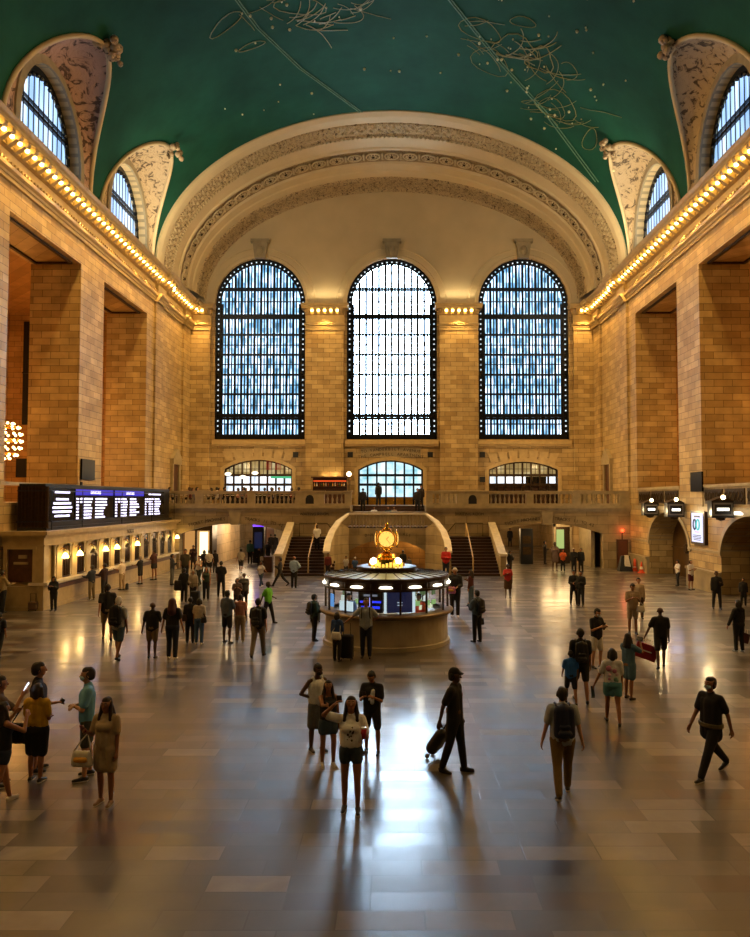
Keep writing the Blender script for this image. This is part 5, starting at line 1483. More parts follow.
def gadget(pid, s, label, cat='phone', col='#101012', lit=False, size=(.075,.012,.15), name='phone', up=.02):
    I = PPL[pid]; p = I['hand'][s]
    t = MB().bbox(-size[0]/2,size[0]/2,-size[1]/2,size[1]/2,-size[2]/2,size[2]/2,.003).build(name, emit('phone_lit','#dfeaff',2) if lit else cloth(col,.3))
    t.location = p+Vector((0,0,up)); t.rotation_euler = (R(-35),0,R(I['face'])); tag(t, label, cat); return t

# ------------------------------------------------------------ foreground
person('selfie',351,811,696,178,'woman in a white printed T-shirt and denim shorts with one arm raised to her head',
  ('crop','#e8ecf4','print','#23232a'),('hotpants','#2a3a4c'),'#141416','m',('long','#1c100a'),('cup','up'),'relax',True,head=(4,14),extra=None)
person('tank',328,766,680,200,'woman in a black tank top and denim skirt reaching toward the white shirt woman',
  ('tank','#141214'),('mini','#33475c'),'#b9b7b2','m',('long','#170d09'),('down','reach'),'relax',True,head=(-12,8))
person('whitevest',317,751,663,215,'person in a white sleeveless top and grey skirt behind the black tank top',
  ('tank','#dfe5ee'),('skirt','#5c6268'),'#16161a','d',('short','#0b0908'),('phone','hip'),'relax',head=(0,-18),mask='#15151a')
person('panel',372,753,670,165,'person in a navy T-shirt with a white front looking down at a phone',
  ('tee','#12151f','panel','#d8e0ea'),('shorts','#17181c'),'#17171a','m',('short','#0a0807'),('phone','phone'),'wide',head=(0,-28))
gadget('panel',1,'phone held by the person in the navy shirt with white front')
person('capman',455,772,668,-112,'man in a dark cap and dark patterned T-shirt walking right with a wheeled black bag',
  ('tee','#141210','patch','#5a3c22','#6a3026','#3c3a1c'),('trousers','#0d0d10'),'#0a0a0a','d',('short','#0b0807'),('down','swb'),'step',cap='#101114',fat=1.15)
person('backpackman',563,795,685,-4,'man in a grey T-shirt and khaki trousers walking away with a navy backpack, right foreground',
  ('tee','#a4acb8'),('trousers','#6f5c38'),'#1d1712','l',('short','#17100b'),('side','side'),'walk2',fat=1.2)
backpack('backpackman','navy blue backpack on the man in the grey T-shirt','#101b3c',big=1.1)
person('mask_black',712,776,671,118,'man in a long black shirt with an olive belt band and pale face mask',
  ('tee','#0f0f11'),('trousers','#0e0e12'),'#101012','m',('short','#140e0a'),('swb','swf'),'stride',mask='#9fc0cf',apron=('#0f0f11','#5a5236'),fat=1.1)
person('tiedye',613,724,647,-8,'woman in a pastel tie-dye oversized T-shirt and teal shorts walking away',
  ('tee','#cfd4dc','patch','#b87aa8','#7fa8a0','#c9b6cf'),('mini','#4f8a9c'),'#26262a','m',('bob','#0d0a09'),('out','down'),'walk',True,fat=1.18)
gadget('tiedye',-1,'dark bottle in the left hand of the tie-dye woman','bottle','#22303c',size=(.07,.07,.24),name='drink_bottle',up=-.08)
person('boy',571,704,657,0,'boy in a bright blue T-shirt walking away beside the man with the grey T-shirt',
  ('tee','#2463b4'),('shorts','#101626'),'#1a1a1c','m',('short','#120c08'),('swf','down'),'walk')
person('blackpack',581,702,627,-6,'man in a black T-shirt and dark shorts walking close behind the boy in blue',
  ('tee','#0e0e10'),('shorts','#15150f'),'#121212','m',('short','#0d0908'),('down','down'),'walk',fat=1.1)
backpack('blackpack','black backpack on the man behind the boy in blue','#0b0b0d')
person('polo',597,668,608,-150,'man in a navy polo shirt, white shorts and mask looking at a phone',
  ('tee','#10131d'),('shorts','#d2d0cc'),'#141414','l',('short','#0e0a08'),('phone','phone'),'relax',head=(0,-22),mask='#d8dcdf')
gadget('polo',1,'phone in the hands of the man in white shorts')
person('denimdress',629,699,633,-50,'woman in a light blue denim dress holding up a camera, facing right',
  ('dress','#4a6c86'),('none',''),'#241a14','m',('long','#0e0a08'),('cam','cam'),'relax',True)
gadget('denimdress',1,'camera held up by the woman in the denim dress','camera',size=(.13,.07,.09),name='camera')
person('redbagman',661,668,606,-12,'man in black T-shirt and black shorts carrying a large red shopping bag',
  ('tee','#0d0d0f'),('shorts','#0e0e12'),'#101010','d',('bald',''),('out','down'),'walk2')
def shopping_bag(pid, s, label, col, w=.5, h=.34, d=.16, rz=None, word=None):
    I = PPL[pid]; p = I['hand'][s]; zb = p.z-h-.12
    t = thing('shopping_bag', label, 'shopping bag', (p.x,p.y,zb), R(I['face'] if rz is None else rz))
    t.rotation_euler[1] = R(18)
    MB().loft([[(-w*.46,-d/2,0),(w*.46,-d/2,0),(w*.46,d/2,0),(-w*.46,d/2,0)],[(-w/2,-d/2,h),(w/2,-d/2,h),(w/2,d/2,h),(-w/2,d/2,h)]],caps=True).build('bag_body', cloth(col,.5), t)
    for q in (-1,1): MB().tube([(-w*.2,q*d*.4,h),(-w*.12,q*d*.2,h+.12),(w*.12,q*d*.2,h+.12),(w*.2,q*d*.4,h)],.008,5).build('bag_handle', cloth('#e0d8c8'), t)
    if word: MB().box(-w*.22,w*.22,-d/2-.006,-d/2,h*.5,h*.58).build('bag_print', cloth('#e8dcd4'), t)
    return t
shopping_bag('redbagman',-1,'large red shopping bag with white print beside the man in black','#8f1220',.62,.42,word=True)
person('beige',633,634,583,176,'person in a beige shirt and shorts with a white bag looking down at a phone',
  ('tee','#a3907a'),('shorts','#8f7d66'),'#15110e','m',('short','#120d0a'),('phone','phone'),'stand',head=(0,-25))
handbag('beige','white handbag on the hip of the person in beige','#d8d4cc',(-.25,.1,1.0),.3,.24,strap=(.1,.02,1.48))
person('behind_beige',639,618,577,170,'person in a light top walking just behind the one dressed in beige',
  ('long','#b7a48c'),('trousers','#3a2a22'),'#151515','m',('short','#120d0a'),('down','out'),'walk')
person('cloak',739,652,600,20,'person in a wide black cloak walking with a bag at the right edge',
  ('hoodie','#0c0c10'),('trousers','#0d0f14'),'#8f9aa0','m',('bob','#0d0808'),('out','down'),'stand',True,fat=1.25)
shopping_bag('cloak',1,'dark red bag hanging from the person in the black cloak','#3c1418',.32,.3)
# left foreground group
person('yellow',36,781,683,-4,'woman in a yellow T-shirt and black skirt seen from behind at the left',
  ('tee','#c79a1e'),('skirt','#0e0c10'),'#121216','t',('bob','#1e120c'),('down','hold'),'stand',True,fat=1.3)
handbag('yellow','large black shoulder bag on the left side of the woman in yellow','#0f0d10',(-.33,-.02,1.05),.36,.36,.14,strap=(-.16,-.0,1.5))
person('navyman',37,771,662,-60,'man in a dark navy shirt standing just behind the woman in yellow',
  ('tee','#131524'),('shorts','#1a1a22'),'#141414','t',('short','#1a110c'),('down','hold'),'stand')
gadget('navyman',1,'small black camera held by the man behind the yellow shirt','camera',size=(.11,.06,.08),name='camera')
person('teal',86,778,667,112,'man in a light blue T-shirt, grey shorts and face mask at the left',
  ('tee','#6aa6cc'),('shorts','#3c4038'),'#16181c','l',('short','#20140c'),('cross','cross'),'wide',mask='#b4d3dc')
person('beigedress',105,804,697,172,'woman in a beige short dress holding a yellow and white bag, left foreground',
  ('dress','#a8967a'),('none',''),'#8a6a50','m',('long','#20120b'),('down','cup'),'stand',True,fat=1.02)
handbag('beigedress','yellow and white handbag carried by the woman in the beige dress','#d8d2c4',(.33,.16,.92),.36,.26,.14,strap=(.27,.1,1.18),col2='#d0961a',rz=175)
gadget('beigedress',1,'red phone in the hand of the woman in the beige dress',col='#7a1420')
person('edgewoman',1,806,700,-32,'woman in a black top and denim shorts cut by the left edge of the view',
  ('tank','#0e0e12'),('hotpants','#1e2a40'),'#d4d0ca','t',('long','#1a0f0a'),('cam','cam'),'walk',True)
person('edgeman',-2,786,676,-60,'man holding up a lit phone at the left edge behind the woman in denim shorts',
  ('tee','#5a4a3c'),('shorts','#1c1c22'),'#141414','t',('short','#1a110c'),('down','cam'),'stand')
gadget('edgeman',1,'phone with a lit screen held up at the left edge',lit=True)
person('edgebag',-1,657,612,0,'person with a dark pack at the left edge in front of the ticket counter',
  ('tee','#14161a'),('trousers','#14141a'),'#101010','m',('short','#0e0a08'),('down','down'),'walk')
backpack('edgebag','dark backpack with a pink pocket at the left edge','#16181c')
# ------------------------------------------------------------ round the booth
person('greenpack',314,641,594,-55,'person in a dark green shirt with a black backpack left of the booth',
  ('long','#27403a'),('trousers','#101014'),'#101010','m',('short','#0f0a08'),('down','hold'),'relax')
backpack('greenpack','black backpack on the person in the dark green shirt beside the booth','#0b0b0e')
suitcase(315,622,'grey suitcase standing behind the person in dark green','#3b434b',rz=-50,h=.62)
person('bluejacket',337,661,612,-25,'person in a bright blue jacket with a white bag in front of the booth',
  ('long','#1f3f7a'),('trousers','#0e0e12'),'#1a1a1a','m',('bob','#100b09'),('down','hold'),'stand',True)
handbag('bluejacket','white sling bag on the person in the blue jacket','#b8bcc2',(.05,-.17,1.08),.34,.24,.12,strap=(.12,-.0,1.45))
suitcase(347,660,'black suitcase standing between the blue jacket and the pointing man','#0c0c10',w=.36,h=.68,rz=-10)
person('pointing',366,658,598,176,'man in a grey shirt and dark jeans pointing sideways in front of the booth',
  ('tee','#8c96a2'),('jeans','#161c2c'),'#141010','m',('short','#120c09'),('hip','point'),'stand')
backpack('pointing','black backpack worn by the man pointing in front of the booth','#101014')
person('colorful',455,617,563,170,'person in dark clothes holding a pink and yellow bag beside the booth',
  ('hoodie','#14141a'),('trousers','#121218'),'#c8c4c0','m',('short','#cfc6ba'),('hold','hold'),'stand',fat=1.2)
handbag('colorful','pink and yellow patterned bag held beside the booth','#b0648c',(.12,.3,1.12),.42,.3,.16,col2='#c99a3a')
person('redtee',446,578,547,178,'person in a bright red shirt right behind the booth at the foot of the stairs',
  ('long','#b3201c'),('jeans','#1a2030'),'#101010','m',('short','#100b09'),('cross','cross'),'stand',fat=1.25)
person('maroon',471,606,570,60,'woman in a maroon top and blue jeans at the bottom of the right stairs',
  ('long','#4a1a18'),('jeans','#4a6074'),'#202020','m',('long','#1c0c0a'),('down','phone'),'stand',True)
person('caseman',477,642,590,40,'man with a black backpack looking at his phone right of the booth',
  ('long','#4a5458'),('trousers','#0e0e12'),'#141414','m',('short','#0e0a08'),('phone','down'),'stand')
backpack('caseman','black backpack on the man right of the booth','#0b0b0e')
handbag('caseman','small black case hanging from the man right of the booth','#0b0b0e',(.27,.05,.78),.26,.24,.08,cat='case',name='brief_case')
for pid,px,yf,yh,fc,lab,top,bot,hr,arm in (
 ('pale',346,577,556,160,'person in a pale shirt in front of the curved wall, left of the clock',('tee','#a8a49c'),('trousers','#2a2a30'),('short','#120c09'),('down','phone')),
 ('bluecap',355,578,557,180,'person in a blue shirt and white cap behind the booth, left of the clock',('tee','#23406c'),('trousers','#1c1c22'),('short','#cfd2d6'),('down','down')),
 ('blackback',403,574,550,0,'person in black seen from behind, right of the clock',('long','#0e0f12'),('trousers','#101014'),('short','#0c0908'),('down','down')),
 ('greyhood',409,577,557,-20,'person in a grey hooded top behind the booth, right of the clock',('hoodie','#55585c'),('trousers','#3a2a26'),('short','#2a1814'),('down','down'))):
    person(pid,px,yf,yh,fc,lab,top,bot,'#101010','m',hr,arm,'stand')
# ------------------------------------------------------------ left middle crowd
person('blacktee',258,657,597,-6,'man in a black T-shirt and khaki trousers walking toward the left stairs',
  ('tee','#121316'),('trousers','#6a6252'),'#121212','l',('short','#140e0a'),('down','down'),'walk2')
backpack('blacktee','black backpack on the man in khaki trousers left of the booth','#0c0c0f')
person('bluegrey',227,643,590,-25,'man in a blue grey shirt and black shorts standing close to a woman in pink',
  ('tee','#4a566c'),('shorts','#121218'),'#181818','d',('short','#0c0908'),('down','phone'),'wide')
gadget('bluegrey',1,'white phone between the man in blue grey and the woman in pink',col='#c8ccd4')
person('pink',240,642,594,5,'woman in a salmon pink top and beige trousers standing beside the man in black shorts',
  ('tee','#a8705c'),('trousers','#8f7c62'),'#c8c4bc','d',('bun','#120c09'),('phone','down'),'stand',True)
person('whitejeans',199,644,598,0,'woman in a white top and blue jeans with a crossbody bag seen from behind',
  ('tee','#c0b4a4'),('jeans','#3f5c84'),'#d0ccc4','m',('bob','#0f0b09'),('down','down'),'stand',True)
handbag('whitejeans','small dark crossbody bag on the woman in blue jeans','#17151a',(.2,-.1,1.05),.2,.2,.1,strap=(-.12,-.0,1.46))
person('darkbag',190,643,597,12,'person in dark clothes with a brown bag half hidden beside the woman in jeans',
  ('long','#151316'),('trousers','#101014'),'#101010','m',('short','#0f0b09'),('down','down'),'stand')
handbag('darkbag','brown shoulder bag on the dark dressed person beside the woman in jeans','#3c2618',(-.24,-.05,1.12),.28,.24,.12)
person('redhair',172,659,598,0,'woman with long dark red hair, black T-shirt and navy trousers seen from behind',
  ('tee','#0e0c10'),('jeans','#12182c'),'#c8c4bc','m',('verylong','#3c1216'),('side','side'),'relax',True,fat=1.1)
person('khakishorts',152,658,602,0,'man with shaved head, black T-shirt and khaki shorts seen from behind',
  ('tee','#0d0e12'),('shorts','#74624a'),'#141414','d',('bald',''),('side','phone'),'stand',fat=1.15)
person('whitecap',118,659,596,-6,'man in a white cap and blue shorts walking away with a black backpack',
  ('tee','#a8aaac'),('shorts','#3a5468'),'#141414','m',('short','#c8c8c8'),('down','down'),'walk',cap='#c8c8c8')
backpack('whitecap','large black backpack on the man in the white cap','#0c0c10',big=1.15)
person('blackkhaki',107,640,583,22,'man in a black T-shirt and khaki shorts partly hidden behind the white cap man',
  ('tee','#0e0e12'),('shorts','#8a7656'),'#101010','m',('short','#120c09'),('swb','down'),'walk',fat=1.1)
person('blackwoman',40,611,576,180,'woman in black looking at her phone beside the corner of the ticket counter',
  ('long','#0e0e12'),('trousers','#0d0d12'),'#141414','m',('long','#0c0808'),('phone','phone'),'stand',True,head=(0,-20))
t = suitcase(33,611,'brown bag with pale trim on the floor beside the woman in black','#5a4430',w=.38,h=.34,d=.22)
person('beigetop',2,613,570,-30,'person in a beige jacket and dark trousers at the left end of the ticket counter',
  ('long','#8a7a58'),('trousers','#10121a'),'#141414','m',('short','#100c09'),('counter','counter'),'stand',fat=1.15)
CL = [
 ('clerk1',83,600,565,68,'man in a navy shirt and khaki trousers leaning on the ticket counter',('long','#1a2233'),('trousers','#6a5c42'),'#a8a298','m',('short','#120d0a'),('counter','counter'),'stand'),
 ('clerk2',104,598,563,75,'person in a dark red top and black trousers at the ticket counter',('long','#2c1216'),('trousers','#0e0e12'),'#101010','m',('short','#140e0a'),('counter','counter'),'stand'),
 ('clerk3',121,590,559,70,'person in a white top, white cap and beige trousers at the ticket counter',('tee','#d0bfae'),('trousers','#9a8464'),'#141414','m',('short','#d8d4cc'),('counter','down'),'stand'),
 ('clerk4',138,584,556,75,'person in dark clothes and shorts at the ticket counter, beyond the white cap',('tee','#15151a'),('shorts','#181414'),'#101010','m',('short','#8a8078'),('counter','counter'),'stand'),
 ('clerk5',154,580,549,70,'person in a dark red top and short black skirt at the ticket counter',('tee','#3c1814'),('mini','#0c0c10'),'#0e0e10','m',('short','#1a100c'),('counter','counter'),'stand'),
 ('c1',172,585,554,-80,'person in a dark grey jacket near the far end of the ticket counter',('hoodie','#23262c'),('trousers','#4a4a48'),'#101010','m',('short','#0f0b09'),('down','phone'),'stand'),
 ('c2',185,583,549,180,'person in an olive shirt and black trousers standing near the left arch',('tee','#3a3422'),('trousers','#0e0e10'),'#101010','m',('short','#140f0b'),('down','down'),'stand'),
 ('c3',193,570,545,190,'person in a dark red shirt under the left arch',('long','#2c1012'),('trousers','#2a1c14'),'#101010','m',('short','#3a2a20'),('phone','phone'),'stand'),
 ('c4',199,586,555,160,'woman in a white sleeveless top and dark green trousers under the left arch',('tank','#b9ad9a'),('trousers','#1c2420'),'#141414','t',('short','#140f0b'),('phone','out'),'walk'),
 ('c5',204,574,550,20,'person in black with dark hair beside the white T-shirt under the left arch',('tee','#101014'),('trousers','#101014'),'#101010','m',('bob','#0c0908'),('down','down'),'stand'),
 ('c6',209,575,550,0,'person in a white T-shirt and black shorts in the left arch',('tee','#c4b8a4'),('shorts','#0e0e10'),'#141414','m',('short','#100c09'),('side','side'),'stand'),
 ('c7',215,573,550,-10,'person in dark clothes right of the white T-shirt in the left arch',('long','#1a1416'),('trousers','#120e10'),'#101010','m',('short','#100c09'),('down','down'),'stand'),
 ('c8',193,603,570,178,'person in a pale hooded top with a dark suitcase in the left crowd',('hoodie','#8a8072'),('trousers','#18181c'),'#141414','m',('short','#8a8072'),('down','hold'),'stand'),
 ('c9',184,602,568,0,'person in black with a big black bag in the left crowd',('long','#0e0e10'),('trousers','#0c0c10'),'#101010','m',('short','#100c09'),('side','down'),'stand'),
 ('c10',206,600,566,185,'woman in a dark green top and dark jeans in the left crowd',('tank','#2a3a30'),('jeans','#131a26'),'#202020','t',('long','#100b09'),('down','hold'),'stand'),
 ('c11',221,597,561,-4,'man in a black T-shirt and black trousers with legs apart, left of the green shirt',('tee','#0d0e12'),('trousers','#0d0e12'),'#0c0c0c','m',('short','#14100c'),('down','hold'),'wide'),
 ('c12',244,609,573,200,'person with a dark face mask standing behind the woman in pink',('tee','#3a3836'),('trousers','#1a1a1e'),'#101010','d',('short','#0e0b09'),('down','down'),'stand'),
 ('c13',237,612,578,190,'person with black hair and patterned top just behind the man in blue grey',('tee','#4a3a34'),('trousers','#1c181a'),'#101010','m',('bob','#0a0808'),('phone','phone'),'stand'),
 ('c14',268,623,581,-115,'person in a bright lime green T-shirt and black trousers walking right',('tee','#5fae2c'),('trousers','#0e0e12'),'#101010','d',('short','#140e0b'),('hold','swb'),'walk'),
 ('c15',241,573,548,0,'person in a white T-shirt and black shorts walking away in the left passage',('tee','#a59a88'),('shorts','#121216'),'#2a2a2a','m',('short','#100c09'),('side','side'),'walk'),
 ('c16',250,564,540,0,'person in a teal shirt beside the black kiosk in the left passage',('long','#3a6a68'),('trousers','#101418'),'#101010','m',('short','#2c2018'),('down','down'),'stand'),
 ('c17',259,566,548,170,'person in dark clothes with a white tote in the left passage',('long','#18161a'),('trousers','#101014'),'#101010','m',('bob','#100c0a'),('down','down'),'stand'),
 ('c18',261,587,561,150,'woman in a white top and blue jeans holding out her arm before the left passage',('tee','#c8c8cc'),('jeans','#24364c'),'#c8c8c8','m',('short','#140f0c'),('point','phone'),'walk'),
 ('c19',268,562,541,0,'person in a dark dress with bare legs in the left passage',('dress','#101420'),('none',''),'#8a8078','m',('short','#0f0b09'),('down','down'),'walk'),
 ('c20',275,556,534,0,'person in black, the right one of a pair far inside the left passage',('long','#14100f'),('trousers','#141010'),'#101010','m',('short','#100c09'),('down','down'),'stand'),
 ('c21',271,555,534,0,'person in black, the left one of a pair far inside the left passage',('long','#141216'),('trousers','#141010'),'#101010','m',('short','#100c09'),('down','down'),'stand'),
 ('c22',280,586,556,95,'person in dark clothes striding left at the foot of the left stairs',('long','#15161c'),('trousers','#12141c'),'#101010','m',('short','#100c09'),('phone','phone'),'stride'),
 ('c23',294,588,556,-8,'man in a light blue shirt with hand on hip before the left stairs',('long','#8fa8c8'),('trousers','#0c0c10'),'#0c0c0c','m',('bald',''),('phone','hip'),'stand'),
 ('c25',328,577,553,175,'person in a dark red shirt beside the left stairs',('long','#5a1a18'),('trousers','#1c1216'),'#101010','m',('short','#100c09'),('down','down'),'stand'),
 ('c26',508,598,564,178,'woman in a red top and patterned skirt right of the stairs',('tee','#a82a28'),('skirt','#4a3018'),'#181010','d',('short','#100b09'),('down','phone'),'stand'),
 ('c27',510,576,550,-60,'man in a dark shirt looking at his phone beside the right stair wall',('long','#2a2a2e'),('trousers','#3a342c'),'#141414','m',('short','#100c09'),('down','phone'),'stand'),
 ('c28',510,547,528,180,'person in dark clothes far inside the right passage',('long','#17141a'),('trousers','#17141a'),'#101010','m',('short','#100c09'),('down','down'),'stand'),
 ('c29',545,564,541,-80,'person in black beside the black kiosk in the right passage',('long','#0f0d10'),('trousers','#0f0d10'),'#101010','m',('short','#0f0b09'),('down','hold'),'stand'),
 ('c30',555,571,542,185,'woman in a pale patterned dress in the right passage',('dress','#7a6a66'),('none',''),'#3a1c18','d',('bun','#140c0a'),('phone','down'),'stand'),
 ('c31',563,572,549,180,'person in an orange vest and black trousers in the right passage',('tee','#c85a28'),('trousers','#0e0c0e'),'#b8b0a8','m',('short','#2a1612'),('phone','phone'),'stand'),
 ('c32',574,573,548,175,'officer in dark uniform, left one of the far pair under the right arch',('long','#0d0e12'),('trousers','#0c0d11'),'#0c0c0c','m',('short','#b8aca0'),('cross','down'),'stand'),
 ('c33',581,573,548,160,'officer in dark uniform, right one of the far pair under the right arch',('long','#0c0d10'),('trousers','#0c0d11'),'#0c0c0c','m',('short','#0f0c0a'),('down','down'),'stand'),
 ('c34',574,605,570,182,'officer in dark uniform, left one of the nearer pair on the open floor',('long','#0e0f13'),('trousers','#0c0d11'),'#0c0c0c','m',('short','#14100c'),('cross','hold'),'wide'),
 ('c35',581,606,571,150,'officer in dark uniform, right one of the nearer pair on the open floor',('long','#0c0e12'),('trousers','#0c0d11'),'#0c0c0c','m',('short','#14100c'),('cross','down'),'stand'),
 ('c36',686,586,560,100,'person in a white shirt and black trousers leaning below the bright poster',('tee','#c4c0bc'),('trousers','#0e0e12'),'#101010','m',('short','#120c0a'),('phone','phone'),'relax'),
 ('c37',704,590,560,-150,'person in a white top and dark red shorts looking down against the right wall',('tee','#c8c4c4'),('shorts','#4c1420'),'#141418','m',('short','#120c0a'),('phone','phone'),'stand'),
 ('c38',717,609,571,170,'person in a dark cap and black clothes with a red pack near the right gate',('long','#0f0d14'),('trousers','#0e0e14'),'#101010','d',('short','#2a1420'),('phone','down'),'wide'),
 ('c39',749,606,578,160,'person in dark clothes cut by the right edge near the gate',('long','#121014'),('trousers','#0e0e12'),'#101010','m',('short','#100c09'),('down','down'),'stand'),
]
for c in CL:
    pid,px,yf,yh,fc,lab,top,bot,shs,sk_,hr,arm,lg = c
    person(pid,px,yf,yh,fc,lab,top,bot,shs,sk_,hr,arm,lg,female=('woman' in lab))
backpack('c38','small dark red backpack on the person near the right gate','#5a1a20',straps=False)
handbag('c9','big black shoulder bag on the person in black in the left crowd','#0a0a0c',(-.3,-.05,1.15),.42,.5,.2)
suitcase(195,606,'dark suitcase beside the pale hooded person in the left crowd','#101014',rz=0)
handbag('c17','white tote bag held in the left passage','#c8c0b4',(-.28,.05,.95),.26,.3,.1,cat='tote bag',name='tote_bag')
handbag('clerk3','small black bag at the feet of the person in the white cap','#0c0c10',(.3,-.1,.36),.22,.36,.12)
# on the stairs
st_z = 1.35; p = P(317,557,49.45)
person('stair1',317,0,0,178,'man in a white shirt and black trousers coming down the left stairs',('tee','#d8d4cc'),('trousers','#0d0d10'),'#0c0c0c','d',('short','#100c09'),('down','down'),'stand',at=(p.x,49.45,1.185+.0),z0=1.354,h=1.72)
# wheeled bag of the man in the cap
q = ground(437,757)
t = thing('trolley_bag','black wheeled bag trailing behind the man in the dark cap','bag',q,R(-112))
L = MB()
for x in (-.12,0,.12): L.cap((x,-.05,.2),.12,(x,.12,.46),.11)
L.build('bag_body', cloth('#0a0a0c',.6), t, remesh=.018, sm=3)
MB().tube([(-.12,-.12,.05),(-.1,.2,.62),(-.08,.3,.78),(.08,.3,.78),(.1,.2,.62),(.12,-.12,.05)],.012,6).build('pull_handle', M_DARK, t)
for x in (-.15,.15): MB().sphere((x,-.14,.045),.045,10,8,(.5,1,1)).build('wheel', cloth('#8a8a8a',.4), t)
# drink and phone of the women in the middle
hp = PPL['selfie']['hand'][-1]
t = thing('drink_cup','red drink in a clear cup held by the woman in the white T-shirt','drink',hp+Vector((0,-.03,-.08)))
MB().lathe([(0,0),(.032,0),(.045,.15),(0,.15)],n=12).build('cup',cloth('#a8283a',.2),t,smooth=True); MB().lathe([(.047,.15),(.047,.165),(0,.17)],n=12).build('lid',cloth('#dcd8d8',.2),t); MB().tube([(0,0,.16),(.01,0,.24)],.004,5).build('straw',cloth('#e8e4e0'),t)
gadget('selfie',1,'phone held up by the woman in the white T-shirt')
# booth clerks
for x,y,c,lab,fc in ((1.05,24.3,'#e0482a','clerk in an orange vest inside the right side of the booth',150),(-1.2,24.4,'#3a5a8a','clerk in a blue shirt inside the left side of the booth',200)):
    person('bk%d'%(x*10),0,0,0,fc,lab,('tee',c),('trousers','#14141a'),'#101010','m',('short','#120d0a'),('hold','hold'),'stand',at=(x,y,0),z0=0,h=1.7)
# people on the upper steps
for i,(px,yh,y,col,lab) in enumerate(((363,496,54.0,'#14161c','person in a dark jacket on the upper steps, at the left rail'),(378.5,491,55.6,'#0f0f12','person in black on the upper steps before the middle doors'),
      (417.5,497,54.0,'#141014','person in dark clothes on the upper steps, left one at the right rail'),(421,496,54.3,'#1c1214','person in dark clothes on the upper steps, right one at the right rail'))):
    h = 1.7; zt = P(px,yh,y).z; z0 = 2.95+.225*max(0,min(6,int((y-53.0)/.3)+1)); q = P(px,yh,y)
    person('up%d'%i,px,0,0,[0,10,180,170][i],lab,('long',col),('trousers','#101014'),'#101010','m',('short','#0f0b09'),('down','down'),'stand',at=(q.x,y,z0),z0=z0,h=h)
for i,(px,yh,col,lab) in enumerate(((374,503,'#c8c8cc','person in a white top sitting on the upper steps'),(394,508,'#8a7a70','person sitting on the upper steps before the middle doors'),(388,507,'#26262c','person in dark clothes sitting on the upper steps beside another'))):
    y = 53.35; q = P(px,yh,y)
    person('sit%d'%i,px,0,0,178,lab,('tee',col),('trousers','#24242c'),'#101010','m',('short','#100c09'),('hold','hold'),'seat',at=(q.x,y,2.95),z0=2.97,h=1.65)
# diners
rd_ = random.Random(21); dcol = ['#c8c0b0','#2c2a30','#7a2a24','#1a2230','#b8b4b8','#4a3a2c','#8a8478','#101014','#c88a7a']
DW = ['white','dark grey','red','navy','pale','brown','beige','black','salmon']
for i in range(18):
    tb_ = i//2; x, y = TBP[tb_]; s = -1 if i%2 else 1
    x2 = x+s*.6; ci = rd_.randint(0,8); sd = rd_.choice(['first','second'])
    TB = ['first','second','third','fourth','fifth','sixth','seventh','eighth','ninth'][tb_]
    person('din%d'%i,0,0,0,90*s,'diner in a %s top on the %s chair of the %s balcony table'%(DW[ci],'right' if s>0 else 'left',TB),('tee',dcol[ci]),('trousers','#1c1c22'),'#101010',rd_.choice('lmtd'),(rd_.choice(['short','bob']),rd_.choice(['#120c09','#3a2414','#0c0908'])),('hold','hold'),'seat',at=(x2+s*.1,y,4.32),z0=4.32,h=1.66)
    c_ = thing('dining_chair','','chair',(x2+s*.14,y,4.32),R(90*s),'chairs at the balcony tables')
    c_['label'] = 'dark dining chair on the %s side of the %s balcony table'%('right' if s>0 else 'left',TB)
    MB().box(-.2,.2,-.2,.2,.40,.44).build('seat',M_WOOD,c_); MB().box(-.2,.2,-.22,-.18,.44,.85).build('backrest',M_WOOD,c_)
    for a in (-.17,.17):
        for b in (-.17,.17): MB().box(a-.015,a+.015,b-.015,b+.015,0,.4).build('leg',M_WOOD,c_)
# ================================================================== light
def area(name, loc, rot, sx, sy, c, w, spread=None):
    l = bpy.data.lights.new(name,'AREA'); l.shape='RECTANGLE'; l.size=sx; l.size_y=sy; l.color=c; l.energy=w
    if spread: l.spread = spread
    o = bpy.data.objects.new(name,l); o.location=loc; o.rotation_euler=rot; COL.objects.link(o); return o
GOLD = (1,.58,.17)
def spot(x, y, z, w):
    l = bpy.data.lights.new('cornice_lamp','SPOT'); l.color=GOLD; l.energy=w; l.shadow_soft_size=.12; l.spot_size=R(112); l.spot_blend=.45
    o = bpy.data.objects.new('cornice_lamp',l); o.location=(x,y,z); COL.objects.link(o)
for sg in (-1,1):
    # lamps in the cornice soffit, washing the wall below
    for y in range(-4, 60, 2):
        yy = y+1.0
        spot(sg*(W-.88), yy, 19.75, E_CORN*(1.0 if yy < 50 else 1.2))
    # uplight trough on the cornice top
    area('trough_lamp', (sg*(W-.75), 26, 21.0), (PI, sg*R(-18), 0), .15, 56, (.95,1,.75), E_UP)
for a, b in PX[0:]:
    spot((a+b)/2, YB-1.05, 19.75, E_CORN*1.3)
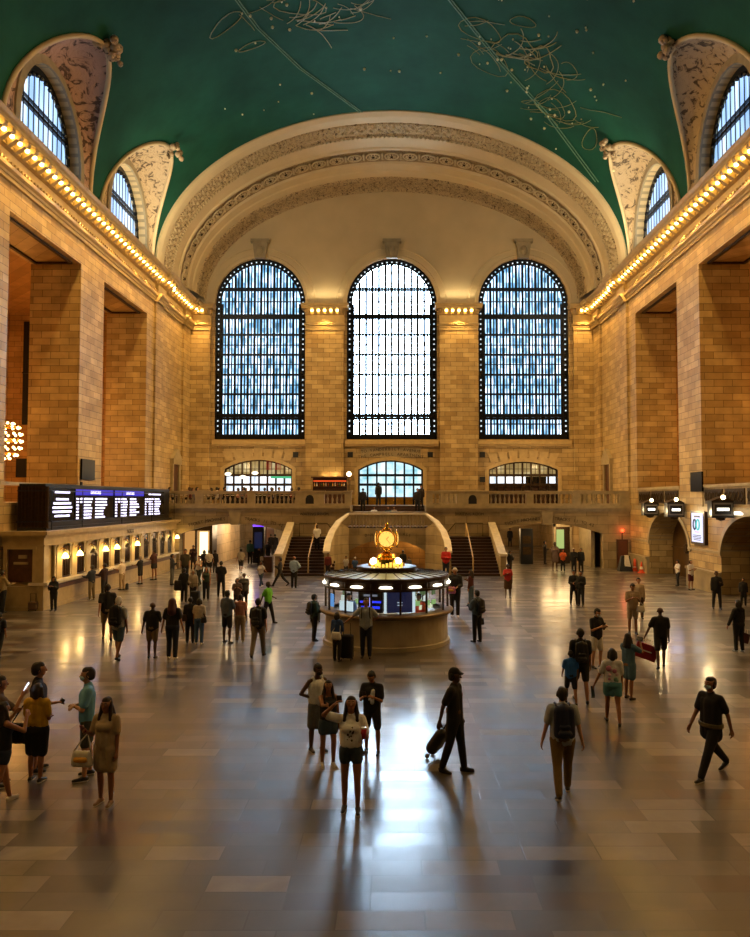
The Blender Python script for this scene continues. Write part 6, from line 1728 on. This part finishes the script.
# unseen fill lights added at the west end to brighten the great arch
for sg in (-1,1):
    d = Vector((-sg*.55,.75,.75)).normalized(); q = d.to_track_quat('-Z','Y').to_euler()
    area('arch_fill', (sg*(W-1.2), 44.5, 21.6), q, 2.0, .4, (1,.86,.6), E_ARCH)
    d = Vector((-sg*.15,.55,.9)).normalized(); q = d.to_track_quat('-Z','Y').to_euler()
    area('arch_fill', (sg*(W-2.0), 49.5, 21.8), q, 2.0, .3, (1,.86,.6), E_ARCH*.25)
area('arch_fill', (-5.4, YB-.6, 21.25), (R(180-20),0,0), 2.6, .15, (1,.82,.5), E_ARCH*.05)
area('arch_fill', (5.4, YB-.6, 21.25), (R(180-20),0,0), 2.6, .15, (1,.82,.5), E_ARCH*.05)
# floodlights set along both cornices, lighting the hall and the opposite wall
for sg in (-1,1):
    area('flood_lamp', (sg*(W-1.25), 42, 20.3), (0, sg*R(66), 0), .18, 34, (1,.62,.22), E_FLOOD, R(90))
# corridor lamps
for sg in (-1,1):
    for c in BAYC[:4]: pt(sg*(W+6.2), c, 9.5, (1,.42,.08), E_COR, .5, 'corridor_lamp')
# balcony lamps
for x in (-12.5,-9,9,12.5): pt(x, 57.5, 7.6, (1,.7,.35), E_BALC, .3, 'balcony_lamp')
pt(-.2, 50.5, 2.0, (1,.6,.2), E_APSE, .15, 'apse_lamp'); pt(1.6, 50.4, 2.0, (1,.6,.2), E_APSE, .15, 'apse_lamp')
# gate lamps on the right
for y in (42.1,36.0,46.2): pt(W-1.3,y,4.1,(1,.72,.35),E_GATE,.15,'gate_lamp')
w = bpy.data.worlds.new('world'); S.world = w; w.use_nodes = True
w.node_tree.nodes['Background'].inputs[0].default_value = (.6,.75,.9,1); w.node_tree.nodes['Background'].inputs[1].default_value = .3
cam = bpy.data.cameras.new('camera'); cam.sensor_fit='HORIZONTAL'; cam.sensor_width=36; cam.lens=36
cam.shift_x = -(PPX-375)/750
co = bpy.data.objects.new('camera', cam); co.location=(CX,0,CZ); co.rotation_euler=(PI/2+PITCH,0,0); COL.objects.link(co); S.camera = co
cam.clip_end = 300
S.view_settings.view_transform='Standard'; S.view_settings.look='None'; S.view_settings.gamma=1; S.view_settings.use_curve_mapping=False
S.view_settings.exposure = EXPO
S.cycles.use_denoising = True
S.cycles.sample_clamp_indirect = 6
S.cycles.max_bounces = 6; S.cycles.diffuse_bounces = 3; S.cycles.glossy_bounces = 3; S.cycles.transparent_max_bounces = 8
S.cycles.caustics_reflective = False; S.cycles.caustics_refractive = False
S.render.film_transparent = False
bake_all()
